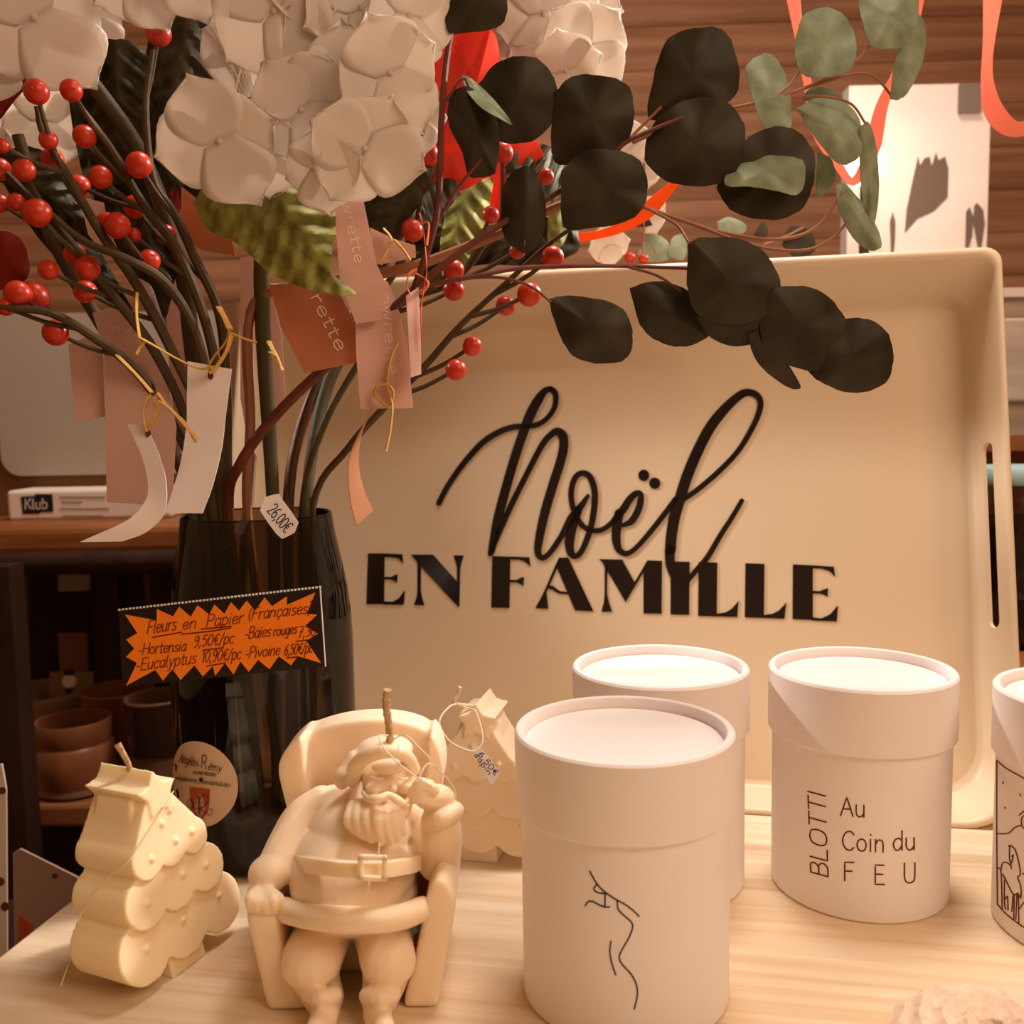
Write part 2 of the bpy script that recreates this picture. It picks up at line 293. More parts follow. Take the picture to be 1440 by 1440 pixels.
# ---------------------------------------------------------------- stroke lettering
GL = {
'A': (5.6, '0,0 2.7,8 5.4,0|1,3 4.5,3'), 'B': (5, '.3,0 .3,8|~.3,8 3.4,8 4.2,6.2 3,4.4 .3,4.3|~.3,4.3 3.6,4.1 4.8,2.2 3.6,.2 .3,0'),
'C': (5.4, '~5,6.7 3.6,7.9 1.6,7.4 .3,5.2 .3,2.8 1.6,.6 3.6,.1 5,1.3'), 'D': (5.4, '.3,0 .3,8|~.3,8 3,7.7 5,5.6 5,2.4 3,.3 .3,0'), 'E': (4.6, '4.2,8 .3,8 .3,0 4.4,0|.3,4.2 3.6,4.2'),
'F': (4.5, '.3,0 .3,8 4.3,8|.3,4.2 3.5,4.2'), 'H': (5.6, '.3,0 .3,8|5,8 5,0|.3,4.2 5,4.2'), 'I': (1.4, '.6,0 .6,8'), 'K': (5, '.4,0 .4,8|4.4,8 .5,3.6|1.6,4.8 4.8,0'),
'L': (4.3, '.3,8 .3,0 4.2,0'), 'N': (5.6, '.3,0 .3,8 5,0 5,8'), 'O': (6.4, '~3,8 .9,7 .2,4 .9,1 3,0 5.2,1 5.9,4 5.2,7 3,8'), 'P': (4.8, '.3,0 .3,8|~.3,8 3.3,8 4.6,6.2 3.4,4.2 .3,3.9'),
'R': (5.2, '.3,0 .3,8|~.3,8 3.3,8 4.5,6.2 3.3,4.3 .3,4.1|2.2,4.1 4.8,0'), 'S': (4.6, '~4.1,7 2.6,8 .6,7 .8,5 3.4,3.6 4.2,1.8 2.6,.1 .3,1.1'), 'T': (4.9, '0,8 4.8,8|2.4,8 2.4,0'), 'U': (5.5, '.3,8 .3,2.6|~.3,2.6 .9,.7 2.7,0 4.5,.7 5,2.6|5,2.6 5,8'),
'a': (4.3, '~3.6,4 2.4,5 .8,4.2 .3,2.3 1,.4 2.3,.2 3.6,2|3.7,5 3.7,.3 4.2,0'), 'b': (4.3, '.4,8 .4,0|~.4,3 1.4,4.8 3,4.8 3.9,2.6 3,.3 1.4,.1 .4,1.4'), 'c': (3.8, '~3.6,4.2 2.4,5 .9,4.3 .3,2.5 .9,.6 2.4,0 3.6,.9'), 'd': (4.5, '~3.8,4 2.5,5 .9,4.2 .3,2.4 1,.4 2.5,.1 3.8,1.8|3.9,8 3.9,0'),
'e': (4, '~.5,2.5 3.6,2.9 3.2,4.4 2,5 .7,4.1 .3,2.3 1,.5 2.3,0 3.7,1'), 'f': (2.6, '~2.6,7.5 1.6,8 1,6.6 1,0|0,5 2.3,5'), 'g': (4.3, '~3.6,4 2.4,5 .8,4.2 .3,2.3 1,.4 2.3,.2 3.6,2|~3.7,5 3.7,-1.4 2.6,-2.9 .6,-2.3'), 'h': (4.3, '.4,0 .4,8|~.4,3 1.6,4.8 3.2,4.6 3.6,3 3.6,0'),
'i': (1.6, '.6,5 .6,0|.6,6.7 .7,7'), 'l': (1.7, '~.5,8 .5,1.2 .8,.2 1.5,.1'), 'm': (6.4, '.3,5 .3,0|~.3,3 1.4,4.8 2.6,4.6 3,3 3,0|~3,3 4.2,4.8 5.4,4.6 5.8,3 5.8,0'), 'n': (4.3, '.3,5 .3,0|~.3,3 1.5,4.8 3.1,4.6 3.6,3 3.6,0'), 'o': (4.5, '~2.2,5 .8,4.3 .2,2.5 .8,.6 2.2,0 3.5,.6 4.1,2.5 3.5,4.3 2.2,5'),
'p': (4.3, '.4,5 .4,-3|~.4,3.4 1.4,4.9 3,4.8 3.9,2.6 3,.3 1.4,.1 .4,1.4'), 'r': (3, '.4,5 .4,0|~.4,3 1.2,4.6 2.9,4.8'), 's': (3.5, '~3.2,4.4 2,5 .6,4.3 .8,3.2 2.7,2.2 3,.9 1.8,0 .3,.6'), 't': (2.9, '~1.2,7 1.2,1 1.7,.1 2.7,.3|0,5 2.6,5'), 'u': (4.3, '~.3,5 .3,1.6 1.2,.1 2.6,.3 3.6,1.8|3.6,5 3.6,0'), 'v': (4, '.1,5 1.9,0 3.7,5'), 'w': (5.8, '.1,5 1.4,0 2.7,4.4 4,0 5.4,5'), 'x': (4, '.2,5 3.6,0|3.6,5 .2,0'), 'y': (4.1, '.2,5 2,.4|~3.8,5 2,.4 1.2,-2 .2,-2.9'),
'0': (4.6, '~2.2,7.6 .8,6.6 .3,3.8 .8,1 2.2,0 3.6,1 4.1,3.8 3.6,6.6 2.2,7.6'), '1': (2.6, '.2,5.8 1.7,7.6 1.7,0'), '2': (4.4, '~.4,6.2 1.4,7.6 3.3,7.2 3.6,5.2 2,2.4 .2,0|.2,0 4,.1'), '3': (4.2, '~.5,7.2 2.2,7.8 3.5,6.4 2.8,4.6 1.5,4.2|~1.5,4.2 3.4,3.8 3.8,1.8 2.4,.1 .3,.6'), '5': (4.3, '3.8,7.6 .9,7.6 .6,4.4|~.6,4.4 2.4,4.9 3.8,3.4 3.4,1 1.9,0 .3,.7'), '6': (4.4, '~3.6,7.4 1.8,6.6 .5,4 .5,1.4 2,0 3.6,.9 3.7,3 2.3,4.2 .6,3'), '7': (4.2, '.2,7.6 3.9,7.6 1.5,0|1.1,3.9 3.5,3.9'), '9': (4.3, '~3.6,5.6 2.4,7.6 .8,7 .4,5 1.6,3.7 3.2,4.4 3.7,6|~3.7,6 3.5,3 2.6,.3 1,-.4'),
',': (1.6, '.9,.6 .3,-1.3'), '.': (1.4, '.5,0 .6,.2'), '-': (3, '.3,2.6 2.3,2.8'), '/': (3.2, '.1,-.8 2.8,8'), '(': (2.4, '~2,8.4 .7,6 .5,2.4 1.8,-1.4'), ')': (2.4, '~.4,8.4 1.7,6 1.8,2.4 .4,-1.4'), '_': (4, '0,-1 4,-1'), "'": (1.2, '.5,8 .4,6.6'),
'&': (5, '~4.6,0 1.6,5 1.2,7 2.3,7.8 3.1,6.4 .6,3 .5,1 2,0 4.4,3'), '@': (5, '~3.4,3 2.2,4 1.4,2.4 2.4,1.4 3.4,3 4.4,2 4.6,4.4 3,6 1,5 .4,2 1.6,0 4,0')}
GL['\u20ac'] = (4.6, '~4.2,6.8 2.8,7.6 1.3,6 1,3.8 1.4,1.4 2.8,0 4.2,.8|.1,4.5 3.2,4.5|.1,3.1 3,3.1')
GL['\u00e7'] = (3.8, GL['c'][1]+'|2.2,0 2.6,-1 1.6,-1.8'); GL['\u00e9'] = (4, GL['e'][1]+'|1.8,6 2.8,7.2'); GL['\u00e8'] = (4, GL['e'][1]+'|1.4,7.2 2.4,6')
def text(s, p0, p1, cap, w, up=None, slant=0.0, gap=.9, space=3.2):
    """polylines for s laid from p0 to p1 (image-like plane, y down) with cap height cap; returns [(pts, width)]"""
    p0, p1 = V(*p0), V(*p1); tot = sum((GL[c][0]+gap) if c != ' ' else space for c in s); sx = np.linalg.norm(p1-p0)/tot
    ux = nrm(p1-p0); uy = V(ux[1], -ux[0]) if up is None else nrm(V(*up)); k = cap/8; x = 0; out = []
    for c in s:
        if c == ' ': x += space; continue
        wd, d = GL[c]
        for st in d.split('|'):
            sm = st[0] == '~'; q = [tuple(map(float, a.split(','))) for a in st.lstrip('~').split()]
            if sm: q = [tuple(a) for a in cat(q, 5)]
            out.append(([p0+ux*((x+a)*sx+slant*b*k)+uy*b*k for a, b in q], w))
        x += wd+gap
    return out
def strokes(mb, sts, fn, fan=6):
    """flat ink lines; fn maps plane point to space"""
    for P, w in sts:
        P = [V(*p[:2]) for p in P]; m0 = len(P)
        if not hasattr(w, '__len__'):
            Q = [P[0]]
            for a_, b_ in zip(P, P[1:]):
                c_ = max(1, int(np.linalg.norm(b_-a_)/3.5)); Q += [a_+(b_-a_)*i/c_ for i in range(1, c_+1)]
            P = Q
        m = len(P)
        Wd = list(w) if hasattr(w, '__len__') else [w]*m
        if len(Wd) != m: Wd = list(np.interp(np.linspace(0, 1, m), np.linspace(0, 1, len(Wd)), Wd))
        L, R = [], []
        for i in range(m):
            t = nrm(P[min(i+1, m-1)]-P[max(i-1, 0)]); n = V(-t[1], t[0]); L.append(P[i]+n*Wd[i]/2); R.append(P[i]-n*Wd[i]/2)
        cap0 = []; cap1 = []
        t0 = nrm(P[0]-P[1]); t1 = nrm(P[-1]-P[-2])
        a0 = math.atan2(t0[1], t0[0]); a1 = math.atan2(t1[1], t1[0])
        for j in range(1, fan):
            b = -math.pi/2+math.pi*j/fan
            cap0.append(P[0]+Wd[0]/2*V(math.cos(a0+b), math.sin(a0+b))); cap1.append(P[-1]+Wd[-1]/2*V(math.cos(a1+b), math.sin(a1+b)))
        vs = [fn(*p) for p in L]+[fn(*p) for p in R]
        fs = [(i, i+1, m+i+1, m+i) for i in range(m-1)]
        b = len(vs); vs += [fn(*p) for p in cap0]; fs.append((0, m)+tuple(range(b+len(cap0)-1, b-1, -1)) if False else (m,)+tuple(range(b, b+len(cap0)))[::-1]+(0,))
        b = len(vs); vs += [fn(*p) for p in cap1]; fs.append((m-1,)+tuple(range(b, b+len(cap1)))[::-1]+(2*m-1,))
        mb.add(vs, fs)
    return mb
def sm(pts, k=6): return [tuple(p) for p in cat(pts, k)]
def crop(pts, ox, oy, s): return [(ox+a/s, oy+b/s) for a, b in pts]
# ---------------------------------------------------------------- room: wall, floor, table
YW = 1.55
fl = MB().box((-3, -2.5, -.80), (3, YW+.2, -.76)); struct('floor', fl, wood('floor_boards', (.20, .10, .05), (.12, .055, .025), plank=.18))
w = MB()
zs = [-.76]
while zs[-1] < 2.2: zs.append(zs[-1]+.067)
TIL = .016
for i in range(len(zs)-1):
    z0, z1 = zs[i]+.0006, zs[i+1]-.0006
    rows = []
    for x in np.linspace(-3, 3, 2):
        rows.append([V(x, YW+(.004 if j in (0, 6) else .0004 if j in (1, 5) else 0), z0+(z1-z0)*j/6+x*TIL) for j in range(7)])
    w.grid(rows)
struct('wall_back', w, M_WALL, True)
g = MB().box((-3, YW+.02, -.76), (3, YW+.06, 2.3)); o = struct('trim_1', g, M_GAP)
TA = math.radians(-10.5)
def tab(p): return V(TO[0]+p[0]*math.cos(TA)-p[1]*math.sin(TA), TO[1]+p[0]*math.sin(TA)+p[1]*math.cos(TA), p[2])
TO = onz(0, 1342, 0)                                  # a point on the left edge of the board
tb = thing('display_table', 'pale pine table top with visible grain carrying all the candles and boxes', 'table', (TO[0], TO[1], 0))
def local_part(name, mb, m, parent, ang):            # mesh whose own axes follow the grain
    o = link_mesh(name, mb, m, (0, 0, 0)); o.parent = parent; o.rotation_euler = (0, 0, ang); ORG[o.name] = ORG[parent.name]; return o
t = MB()
t.box((0, -.5, -.026), (1.3, .225, 0))
o = local_part('tabletop', t, M_PINE, tb, TA)
bv = freeze(o, [('BEVEL', dict(width=.0025, segments=2))])
for x in (.04, 1.22):
    for y in (-.46, .15):
        local_part('leg', MB().box((x, y, -.76), (x+.05, y+.05, -.026)), M_PINE, tb, TA)
# ---------------------------------------------------------------- tray
PSI, THE = math.radians(-12), math.radians(14)
TP = onz(1200, 1156, 0)
ta = V(math.cos(PSI), math.sin(PSI), 0); tbv = V(-math.sin(PSI)*math.sin(THE), math.cos(PSI)*math.sin(THE), math.cos(THE)); tn = V(-math.sin(PSI)*math.cos(THE), math.cos(PSI)*math.cos(THE), -math.sin(THE))
def tr(s, t_, d=0): return TP+ta*s+tbv*t_+tn*d
def rrect(x0, x1, y0, y1, rt, rb, n=8):
    out = []
    for cx, cy, r, a in ((x1-rb, y0+rb, rb, -90), (x1-rt, y1-rt, rt, 0), (x0+rt, y1-rt, rt, 90), (x0+rb, y0+rb, rb, 180)):
        for k in range(n+1):
            b = math.radians(a+90*k/n); out.append((cx+r*math.cos(b), cy+r*math.sin(b)))
    return out
SL, SR, TB, TT, DP = -.420, .0945, .0, .3525, .037
prof = [(.0125, DP+.003), (.0015, .005), (0, .0025), (.0006, .0008), (.002, 0), (.0036, .0006), (.0046, .002), (.0118, DP-.003), (.0138, DP-.0008), (.0165, DP)]
mb = MB(); loops = []
for ins, d in prof:
    f = min(1, ins/.0118)
    loops.append([tr(a, b, d) for a, b in rrect(SL+ins, SR-ins, TB+ins, TT-ins*1.6, .010*(1+.3*f), .034-.004*f)])
n = len(loops[0]); vs = [p for l in loops for p in l]
fs = [(i*n+k, (i+1)*n+k, (i+1)*n+(k+1) % n, i*n+(k+1) % n) for i in range(len(loops)-1) for k in range(n)]
fs += [tuple((len(loops)-1)*n+k for k in range(n)), tuple(range(n))[::-1]]
mb.add(vs, fs)
tray = thing('serving_tray', 'large cream serving tray with black lettering leaning upright behind the candles', 'tray', tr((SL+SR)/2, 0, 0))
o = part('tray_body', mb, M_TRAY, tray, angle=50)
cut = MB()
for sx in (SR-.008, SL+.008):
    ring = []
    for tt, a in ((.1165+.004, 180), (.231-.004, 0)):
        for k in range(9):
            b = math.radians(a+180*k/8); ring.append((.019+.0058*math.cos(b), tt+.0042*math.sin(b)))
    cut.prism([tr(sx-.02, t_, d) for d, t_ in ring], ta*.04)
co = link_mesh('slot_cutter', cut, None, (0, 0, 0), False)
bmx = bmesh.new(); bmx.from_mesh(co.data); bmesh.ops.recalc_face_normals(bmx, faces=bmx.faces); bmx.to_mesh(co.data); bmx.free()
bmx = bmesh.new(); bmx.from_mesh(o.data); bmesh.ops.recalc_face_normals(bmx, faces=bmx.faces); bmx.to_mesh(o.data); bmx.free()
freeze(o, [('BOOLEAN', dict(operation='DIFFERENCE', object=co, solver='EXACT'))])
bpy.data.objects.remove(co)
FP = tr(0, 0, DP)
def onf(px, py, off=.0002): return onplane(px, py, FP, tn)-tn*off
lt = MB(); A3 = (500, 760, 4.0); A4 = (830, 760, 4.0)
polyA = [[(72,73),(165,73),(162,358),(63,358)], [(160,73),(265,78),(268,130),(245,102),(215,95),(160,92)], [(160,205),(200,206),(222,196),(237,188),(235,237),(218,226),(200,219),(160,217)], [(158,342),(210,345),(245,325),(280,278),(272,362),(158,360)],
 [(315,80),(437,80),(578,238),(585,370),(578,372),(372,150),(345,118)], [(350,115),(370,130),(368,285),(375,320),(388,365),(330,362),(345,320),(350,280)], [(553,85),(610,85),(595,130),(590,160),(585,372),(571,300),(573,160),(568,130)],
 [(770,88),(872,92),(867,380),(765,377)], [(868,90),(978,95),(985,148),(950,118),(920,108),(868,106)], [(866,222),(910,222),(930,210),(948,206),(945,256),(928,245),(905,236),(866,236)],
 [(1145,97),(1197,97),(1338,398),(1235,393),(1133,152)], [(1145,97),(1160,110),(1135,155),(1075,290),(1085,385),(1012,380),(1045,320),(1060,290),(1125,140)], [(1082,252),(1110,255),(1150,285),(1200,290),(1198,303),(1140,298),(1105,275),(1075,268)]]
polyB = [[(50,105),(180,108),(250,235),(322,112),(405,115),(402,412),(300,410),(300,178),(200,347),(99,175),(82,150),(70,125)], [(98,160),(95,300),(105,345),(123,400),(63,400),(78,345),(82,300),(82,150)], [(453,118),(560,120),(557,418),(452,416)],
 [(610,122),(715,125),(712,412),(760,405),(795,385),(835,340),(827,430),(607,424)], [(873,128),(980,132),(977,420),(1025,412),(1060,395),(1103,350),(1092,440),(870,432)], [(1140,135),(1252,140),(1252,447),(1138,442)], [(1248,140),(1370,148),(1377,203),(1345,172),(1300,158),(1248,157)], [(1248,283),(1290,285),(1315,275),(1337,268),(1335,316),(1315,305),(1290,298),(1248,298)], [(1248,432),(1300,438),(1350,415),(1393,365),(1387,455),(1248,450)]]
for ps, cfg in ((polyA, A3), (polyB, A4)):
    for p in ps: lt.prism([onf(*q, -.0003) for q in crop(p, *cfg)], -tn*.0009)
part('capital_lettering', lt, M_BLACK, tray, 'glossy black capital letters EN FAMILLE', smooth=False)
C1 = (600, 520, 4.5); C2 = (840, 520, 5.54)
scr = []
scr.append((sm(crop([(78,845),(130,745),(200,640),(280,540),(370,450),(470,390),(560,362),(620,360),(690,352),(750,320),(800,260),(818,200),(812,145),(785,122)], *C1)), [7.5, 7.5, 8, 8.5, 8.5, 8, 7.5, 7, 7, 7.5, 8, 8]))
scr.append((sm(crop([(790,122),(750,135),(705,195),(655,290),(605,420),(555,570),(500,760),(450,950),(415,1130),(404,1165)], *C1)), [7, 9, 13, 14, 13, 13, 13, 13, 10, 7]))
scr.append((sm(crop([(404,1168),(450,1050),(540,850),(640,650),(730,480),(790,410),(830,392),(862,420),(868,490),(845,590),(800,730),(750,900),(715,1060),(705,1150),(728,1190),(775,1165),(850,1060),(920,940),(980,860),(1022,798)], *C1)), [6, 8, 8, 8, 8.5, 9, 11, 13, 13, 13, 13, 13, 12, 10, 8, 7.5, 8, 13, 9, 5]))
scr.append((sm(crop([(960,890),(925,990),(905,1090),(912,1155),(938,1180),(980,1150),(1030,1030),(1058,900),(1065,780),(1040,690),(1000,655),(950,672),(920,740),(918,830),(945,920),(990,990),(1050,1018),(1120,1008),(1190,950),(1240,890)], *C1)), [11, 13, 13, 11, 8, 8, 8.5, 9, 9, 9, 8, 8, 8, 8, 8, 7.5, 7, 7.5, 7, 7]))
scr.append((sm(crop([(1190,950),(1240,890),(1290,815),(1335,780),(1358,805),(1342,880),(1300,955),(1245,985)], *C1)), [9, 11, 10, 8, 8, 10, 10, 6]))
scr.append((sm(crop([(170,1120),(150,1250),(150,1340),(175,1410),(230,1432),(300,1390),(400,1280),(520,1130),(610,1010)], *C2)), [13, 13, 12, 9, 7.5, 7, 7.5, 8, 8]))
scr.append((sm(crop([(690,1000),(800,920),(950,790),(1100,630),(1220,430),(1270,290),(1255,215),(1195,180),(1120,195),(1000,300),(880,450),(780,640),(700,830),(640,1020),(600,1160),(577,1300),(570,1400)], *C2)+crop([(448,60),(452,140),(475,205),(500,235)], *A4)), [7, 7.5, 7.5, 7.5, 8, 8.5, 9, 10, 12, 14.5, 15, 15.5, 15.5, 15.5, 15.5, 15.5, 15, 13, 11, 8]))
scr.append((sm(crop([(545,230),(600,165),(660,95)], *A4)+crop([(960,1290),(1050,1150),(1125,1022)], *C2)), [7, 7.5, 8, 7.5, 7, 6.5]))
ls = MB(); strokes(ls, scr, lambda x, y: onf(x, y, .0009)); strokes(ls, scr, lambda x, y: onf(x, y, .0004))
for px, py in crop([(362, 823), (448, 885)], *C2):
    ls.prism([onf(px+7.7*math.cos(a), py+8*math.sin(a), -.0003) for a in np.linspace(0, 2*math.pi, 24, endpoint=False)], -tn*.0010)
part('script_lettering', ls, M_BLACK, tray, 'glossy black brush script reading No\u00ebl', smooth=False)
# ---------------------------------------------------------------- candle boxes
JH, JR, JB, JL = .1124, .045, .0429, .0317
def jar(label, cx, cy):
    j = thing('candle_box', label, 'box', (cx, cy, 0), 'white cardboard candle boxes')
    c = (cx, cy, 0)
    part('box_body', MB().lathe([(JB-.0012, 0.0), (JB, .0012), (JB, JH-JL+.004)], c, 96, True, True), M_CARD, j)
    r = JR; lid = [(JB+.0003, JH-JL), (r-.0004, JH-JL), (r, JH-JL+.0006), (r, JH-.0012), (r-.0008, JH-.0002), (r-.0018, JH), (r-.0031, JH-.0004), (r-.0036, JH-.0014), (r-.0038, JH-.0066), (r-.0045, JH-.0066), (r-.0049, JH-.0050)]
    part('lid', MB().lathe(lid, c, 96, True, True), M_CARD, j, angle=30)
    return j
def onj(cx, cy, r=JB+.00012): return lambda x, y: oncyl(x, y, cx, cy, r)
J1, J2, J3, J4 = (.0444, .3809), (.0747, .4788), (.174, .4666), (.2663, .4188)
jA = jar('front white candle box printed with a thin black dancer outline', *J1)
D = (700, 1160, 4.0)
st = [sm(crop(p, *D)) for p in ([(517,262),(560,335),(605,380),(665,420),(720,450),(765,485),(795,515)], [(555,338),(540,360),(560,380),(605,388)], [(605,388),(603,425),(602,460)], [(493,455),(505,435),(530,430),(560,445),(600,462),(628,462)], [(672,430),(678,475),(710,510),(750,545),(758,580),(735,640),(700,700),(683,745),(700,785),(750,840),(780,900),(785,960),(768,1035)], [(637,655),(630,715),(645,790),(663,842)])]
part('printed_figure', strokes(MB(), [(s_, 2.2) for s_ in st], onj(*J1)), M_BLUEINK, jA, 'thin black line drawing', smooth=False)
jar('plain white candle box half hidden behind the dancer box', *J2)
jC = jar('white candle box printed BLOTTI Au Coin du FEU in brown', *J3)
tx = text('BLOTTI', (1164.5, 1234), (1160, 1113), 25, 2.2, up=(-1, -.27), gap=.9) + text('Au', (1182, 1147), (1220, 1149.5), 26.5, 2.2, up=(0, -1)) + text('Coin', (1184.5, 1195.5), (1247, 1198.5), 27, 2.2, up=(0, -1)) + text('du', (1255.5, 1196), (1291, 1195), 27, 2.2, up=(0, -1)) + text('F', (1187, 1238.5), (1204, 1239), 26, 2.2, up=(0, -1)) + text('E', (1230, 1243.5), (1247, 1244), 27, 2.2, up=(0, -1)) + text('U', (1271, 1242), (1291, 1241), 28, 2.2, up=(0, -1))
part('printed_text', strokes(MB(), tx, onj(*J3)), M_BROWNINK, jC, 'thin dark brown lettering', smooth=False)
jD = jar('white candle box at the right with a brown framed animal drawing', *J4)
D = (1380, 1040, 4.8)
st = [sm(crop(p, *D)) for p in ([(103,140),(103,640),(108,1115)], [(105,143),(170,195),(288,262),(420,330)], [(108,1112),(170,1180),(288,1268),(420,1330)], [(146,286),(148,296)], [(261,368),(263,378)], [(159,456),(161,466)], [(105,635),(180,632),(225,595),(270,580),(288,600),(380,640)], [(272,580),(270,540),(288,515),(330,520)], [(255,510),(288,485),(330,480)], [(105,862),(127,872)], [(185,720),(195,715),(225,740),(245,800),(260,870),(262,915)], [(190,725),(190,800),(200,850),(200,870)], [(130,890),(140,840),(165,828),(200,850)], [(130,890),(135,930),(140,1140)], [(145,910),(180,980),(215,1045),(245,1040),(265,1070)], [(262,915),(245,930),(262,975)], [(262,975),(268,1020),(268,1060)], [(215,1045),(210,1100),(205,1160)], [(222,1045),(218,1210)], [(240,1045),(232,1215)], [(250,1050),(252,1245)], [(155,950),(155,1100),(165,1145)], [(160,1080),(175,1060),(180,1150)], [(205,790),(215,780),(205,830)], [(255,1145),(288,1100),(330,1080)], [(280,905),(330,900)])]
part('printed_drawing', strokes(MB(), [(s_, 1.9) for s_ in st], onj(*J4)), M_BROWNINK, jD, 'brown line drawing in a frame', smooth=False)
# ---------------------------------------------------------------- santa candle
def px2m(Y): return Y/FPX
def S(mb, px, py, Y, rx, ry=None, rd=None, seg=20, ring=14):
    k = px2m(Y); ry = ry or rx; rd = rd or rx
    ax = np.stack([CRIGHT, FWD, CUP], 1)
    return mb.ball(pt(px, py, Y), (rx*k, rd*k, ry*k), seg, ring, ax)
def CAPS(mb, path, n=14, k=6):
    """path of (px,py,Y,r_px): smooth swept limb with round ends"""
    Q = cat([V(*p) for p in path], k); P = [pt(q[0], q[1], q[2]) for q in Q]; R = [q[3]*px2m(q[2]) for q in Q]
    mb.tube(P, R, n); mb.ball(P[0], R[0], n, 8); mb.ball(P[-1], R[-1], n, 8); return mb
base = onz(497, 1432, 0)
san = thing('santa_candle', 'cream wax candle of a dozing santa seated in an armchair', 'candle', base)
def slab(mb, outl, Y0, Y1, k=5):
    A = [tuple(p) for p in cat(outl, k, True)]
    F = [pt(a, b, Y0) for a, b in A]; n = len(F)
    B = [p+V(0, Y1-Y0, 0) for p in F]
    mb.add(F+B, [tuple(range(n)), tuple(range(2*n-1, n-1, -1))]+[(i, i+n, (i+1) % n+n, (i+1) % n) for i in range(n)])
    return mb
ac = MB()
slab(ac, [(393,1078),(408,1050),(430,1032),(476,1017),(530,1012),(572,1017),(602,1030),(622,1060),(624,1092),(618,1120),(612,1180),(606,1290),(430,1290),(418,1200),(404,1140)], .428, .448)
slab(ac, [(389,1084),(396,1062),(418,1040),(424,1040),(429,1080),(436,1130),(446,1200),(430,1230),(416,1200),(404,1150),(394,1110)], .416, .444)
slab(ac, [(604,1034),(618,1056),(624,1090),(618,1130),(612,1200),(596,1220),(586,1200),(592,1130),(600,1080)], .416, .444)
CAPS(ac, [(428,1040,.434,10),(476,1026,.434,10),(530,1021,.434,10),(575,1027,.434,10),(602,1042,.434,10)])
def bar(mb, A, B, wA, wB, dA, dB, n=6):       # rounded plank from pixel/depth A to B
    pass
# armrests: thick rounded slabs running back from the front posts
def arm(outl, Y0, Y1): slab(ac, outl, Y0, Y1)
arm([(344,1292),(350,1281),(364,1277),(379,1282),(390,1300),(402,1360),(420,1400),(434,1424),(412,1433),(386,1432),(374,1420),(360,1360)], .366, .43)
arm([(598,1272),(612,1240),(626,1240),(638,1262),(640,1280),(630,1340),(617,1410),(612,1424),(590,1427),(566,1424),(575,1380),(590,1320)], .366, .43)
slab(ac, [(420,1330),(580,1330),(575,1410),(430,1410)], .392, .436)
_z = [i for i, v in enumerate(ac.v) if v[2] < 0]
for i in _z: ac.v[i] = (ac.v[i][0], ac.v[i][1], 0.0)
wax_part('armchair', ac, M_WAX, san, .0009, 60)
bd = MB()
S(bd, 500, 1215, .402, 92, 84, 152, 32, 22); S(bd, 510, 1165, .406, 76, 60, 105, 28, 20); S(bd, 502, 1255, .396, 90, 48, 108, 28, 20)
S(bd, 470, 1130, .41, 34, 26, 40); S(bd, 575, 1150, .41, 34, 34, 40)
CAPS(bd, [(452,1128,.408,24),(424,1150,.404,27),(404,1185,.396,28),(390,1212,.388,27),(380,1228,.384,26)])   # viewer-left arm
S(bd, 379, 1228, .382, 31, 27, 30)                                                                            # cuff
S(bd, 368, 1256, .377, 22, 20, 24)
for fx, fy in ((352, 1272), (362, 1277), (374, 1279), (385, 1276)):
    CAPS(bd, [(368, 1252, .376, 10), (fx, fy-12, .367, 8.5), (fx, fy, .366, 7.5), (fx+1, fy+8, .370, 6.5)], 8, 3)
CAPS(bd, [(372,1250,.374,9),(392,1262,.370,8),(397,1272,.370,7)], 8, 3)
CAPS(bd, [(584,1160,.408,30),(604,1185,.402,32),(618,1208,.396,31)])                                          # viewer-right arm
CAPS(bd, [(616,1210,.394,31),(620,1180,.390,31),(619,1158,.390,30)])
CAPS(bd, [(604,1158,.386,13),(622,1152,.380,14),(640,1140,.388,14)], 12, 5)
S(bd, 622, 1142, .390, 28, 22, 27)
S(bd, 610, 1121, .388, 31, 19, 24)
for fx, fy in ((578, 1126), (576, 1118), (580, 1110), (586, 1103)):
    CAPS(bd, [(604, fy+1, .382, 9), (590, fy-3, .378, 8), (fx, fy, .381, 6.5)], 8, 3)
CAPS(bd, [(612,1112,.38,8),(600,1104,.378,8),(590,1100,.382,6.5)], 8, 3)
S(bd, 546, 1093, .400, 41, 42, 46)                                                                            # head
S(bd, 526, 1110, .387, 14, 9, 13); S(bd, 570, 1108, .388, 12, 9, 12); S(bd, 548, 1078, .386, 28, 11, 13)                                        # cheeks
S(bd, 553, 1108, .3765, 7.5, 6.5, 9)                                                                          # nose
CAPS(bd, [(520,1092,.379,2.5),(530,1096,.3765,3),(540,1094,.3765,2.5)], 8, 3)
CAPS(bd, [(560,1094,.3775,2.5),(567,1096,.378,3),(574,1093,.381,2.5)], 8, 3)
CAPS(bd, [(468,1285,.398,46),(450,1322,.380,44),(438,1350,.366,45)]); CAPS(bd, [(530,1285,.398,44),(540,1322,.380,42),(546,1350,.366,42)])
CAPS(bd, [(438,1352,.368,40),(447,1382,.370,34),(456,1402,.368,30)]); CAPS(bd, [(546,1350,.368,38),(540,1382,.370,33),(534,1402,.368,29)])
CAPS(bd, [(436,1398,.358,13),(452,1404,.352,13),(470,1400,.357,13)], 10, 4); CAPS(bd, [(516,1400,.357,13),(534,1404,.352,13),(552,1398,.358,13)], 10, 4)
CAPS(bd, [(460,1408,.364,22),(455,1432,.352,21),(446,1446,.342,17)]); CAPS(bd, [(530,1408,.364,22),(532,1432,.352,21),(540,1446,.342,17)])
wax_part('santa_body', bd, M_WAX, san, .0007, 9)
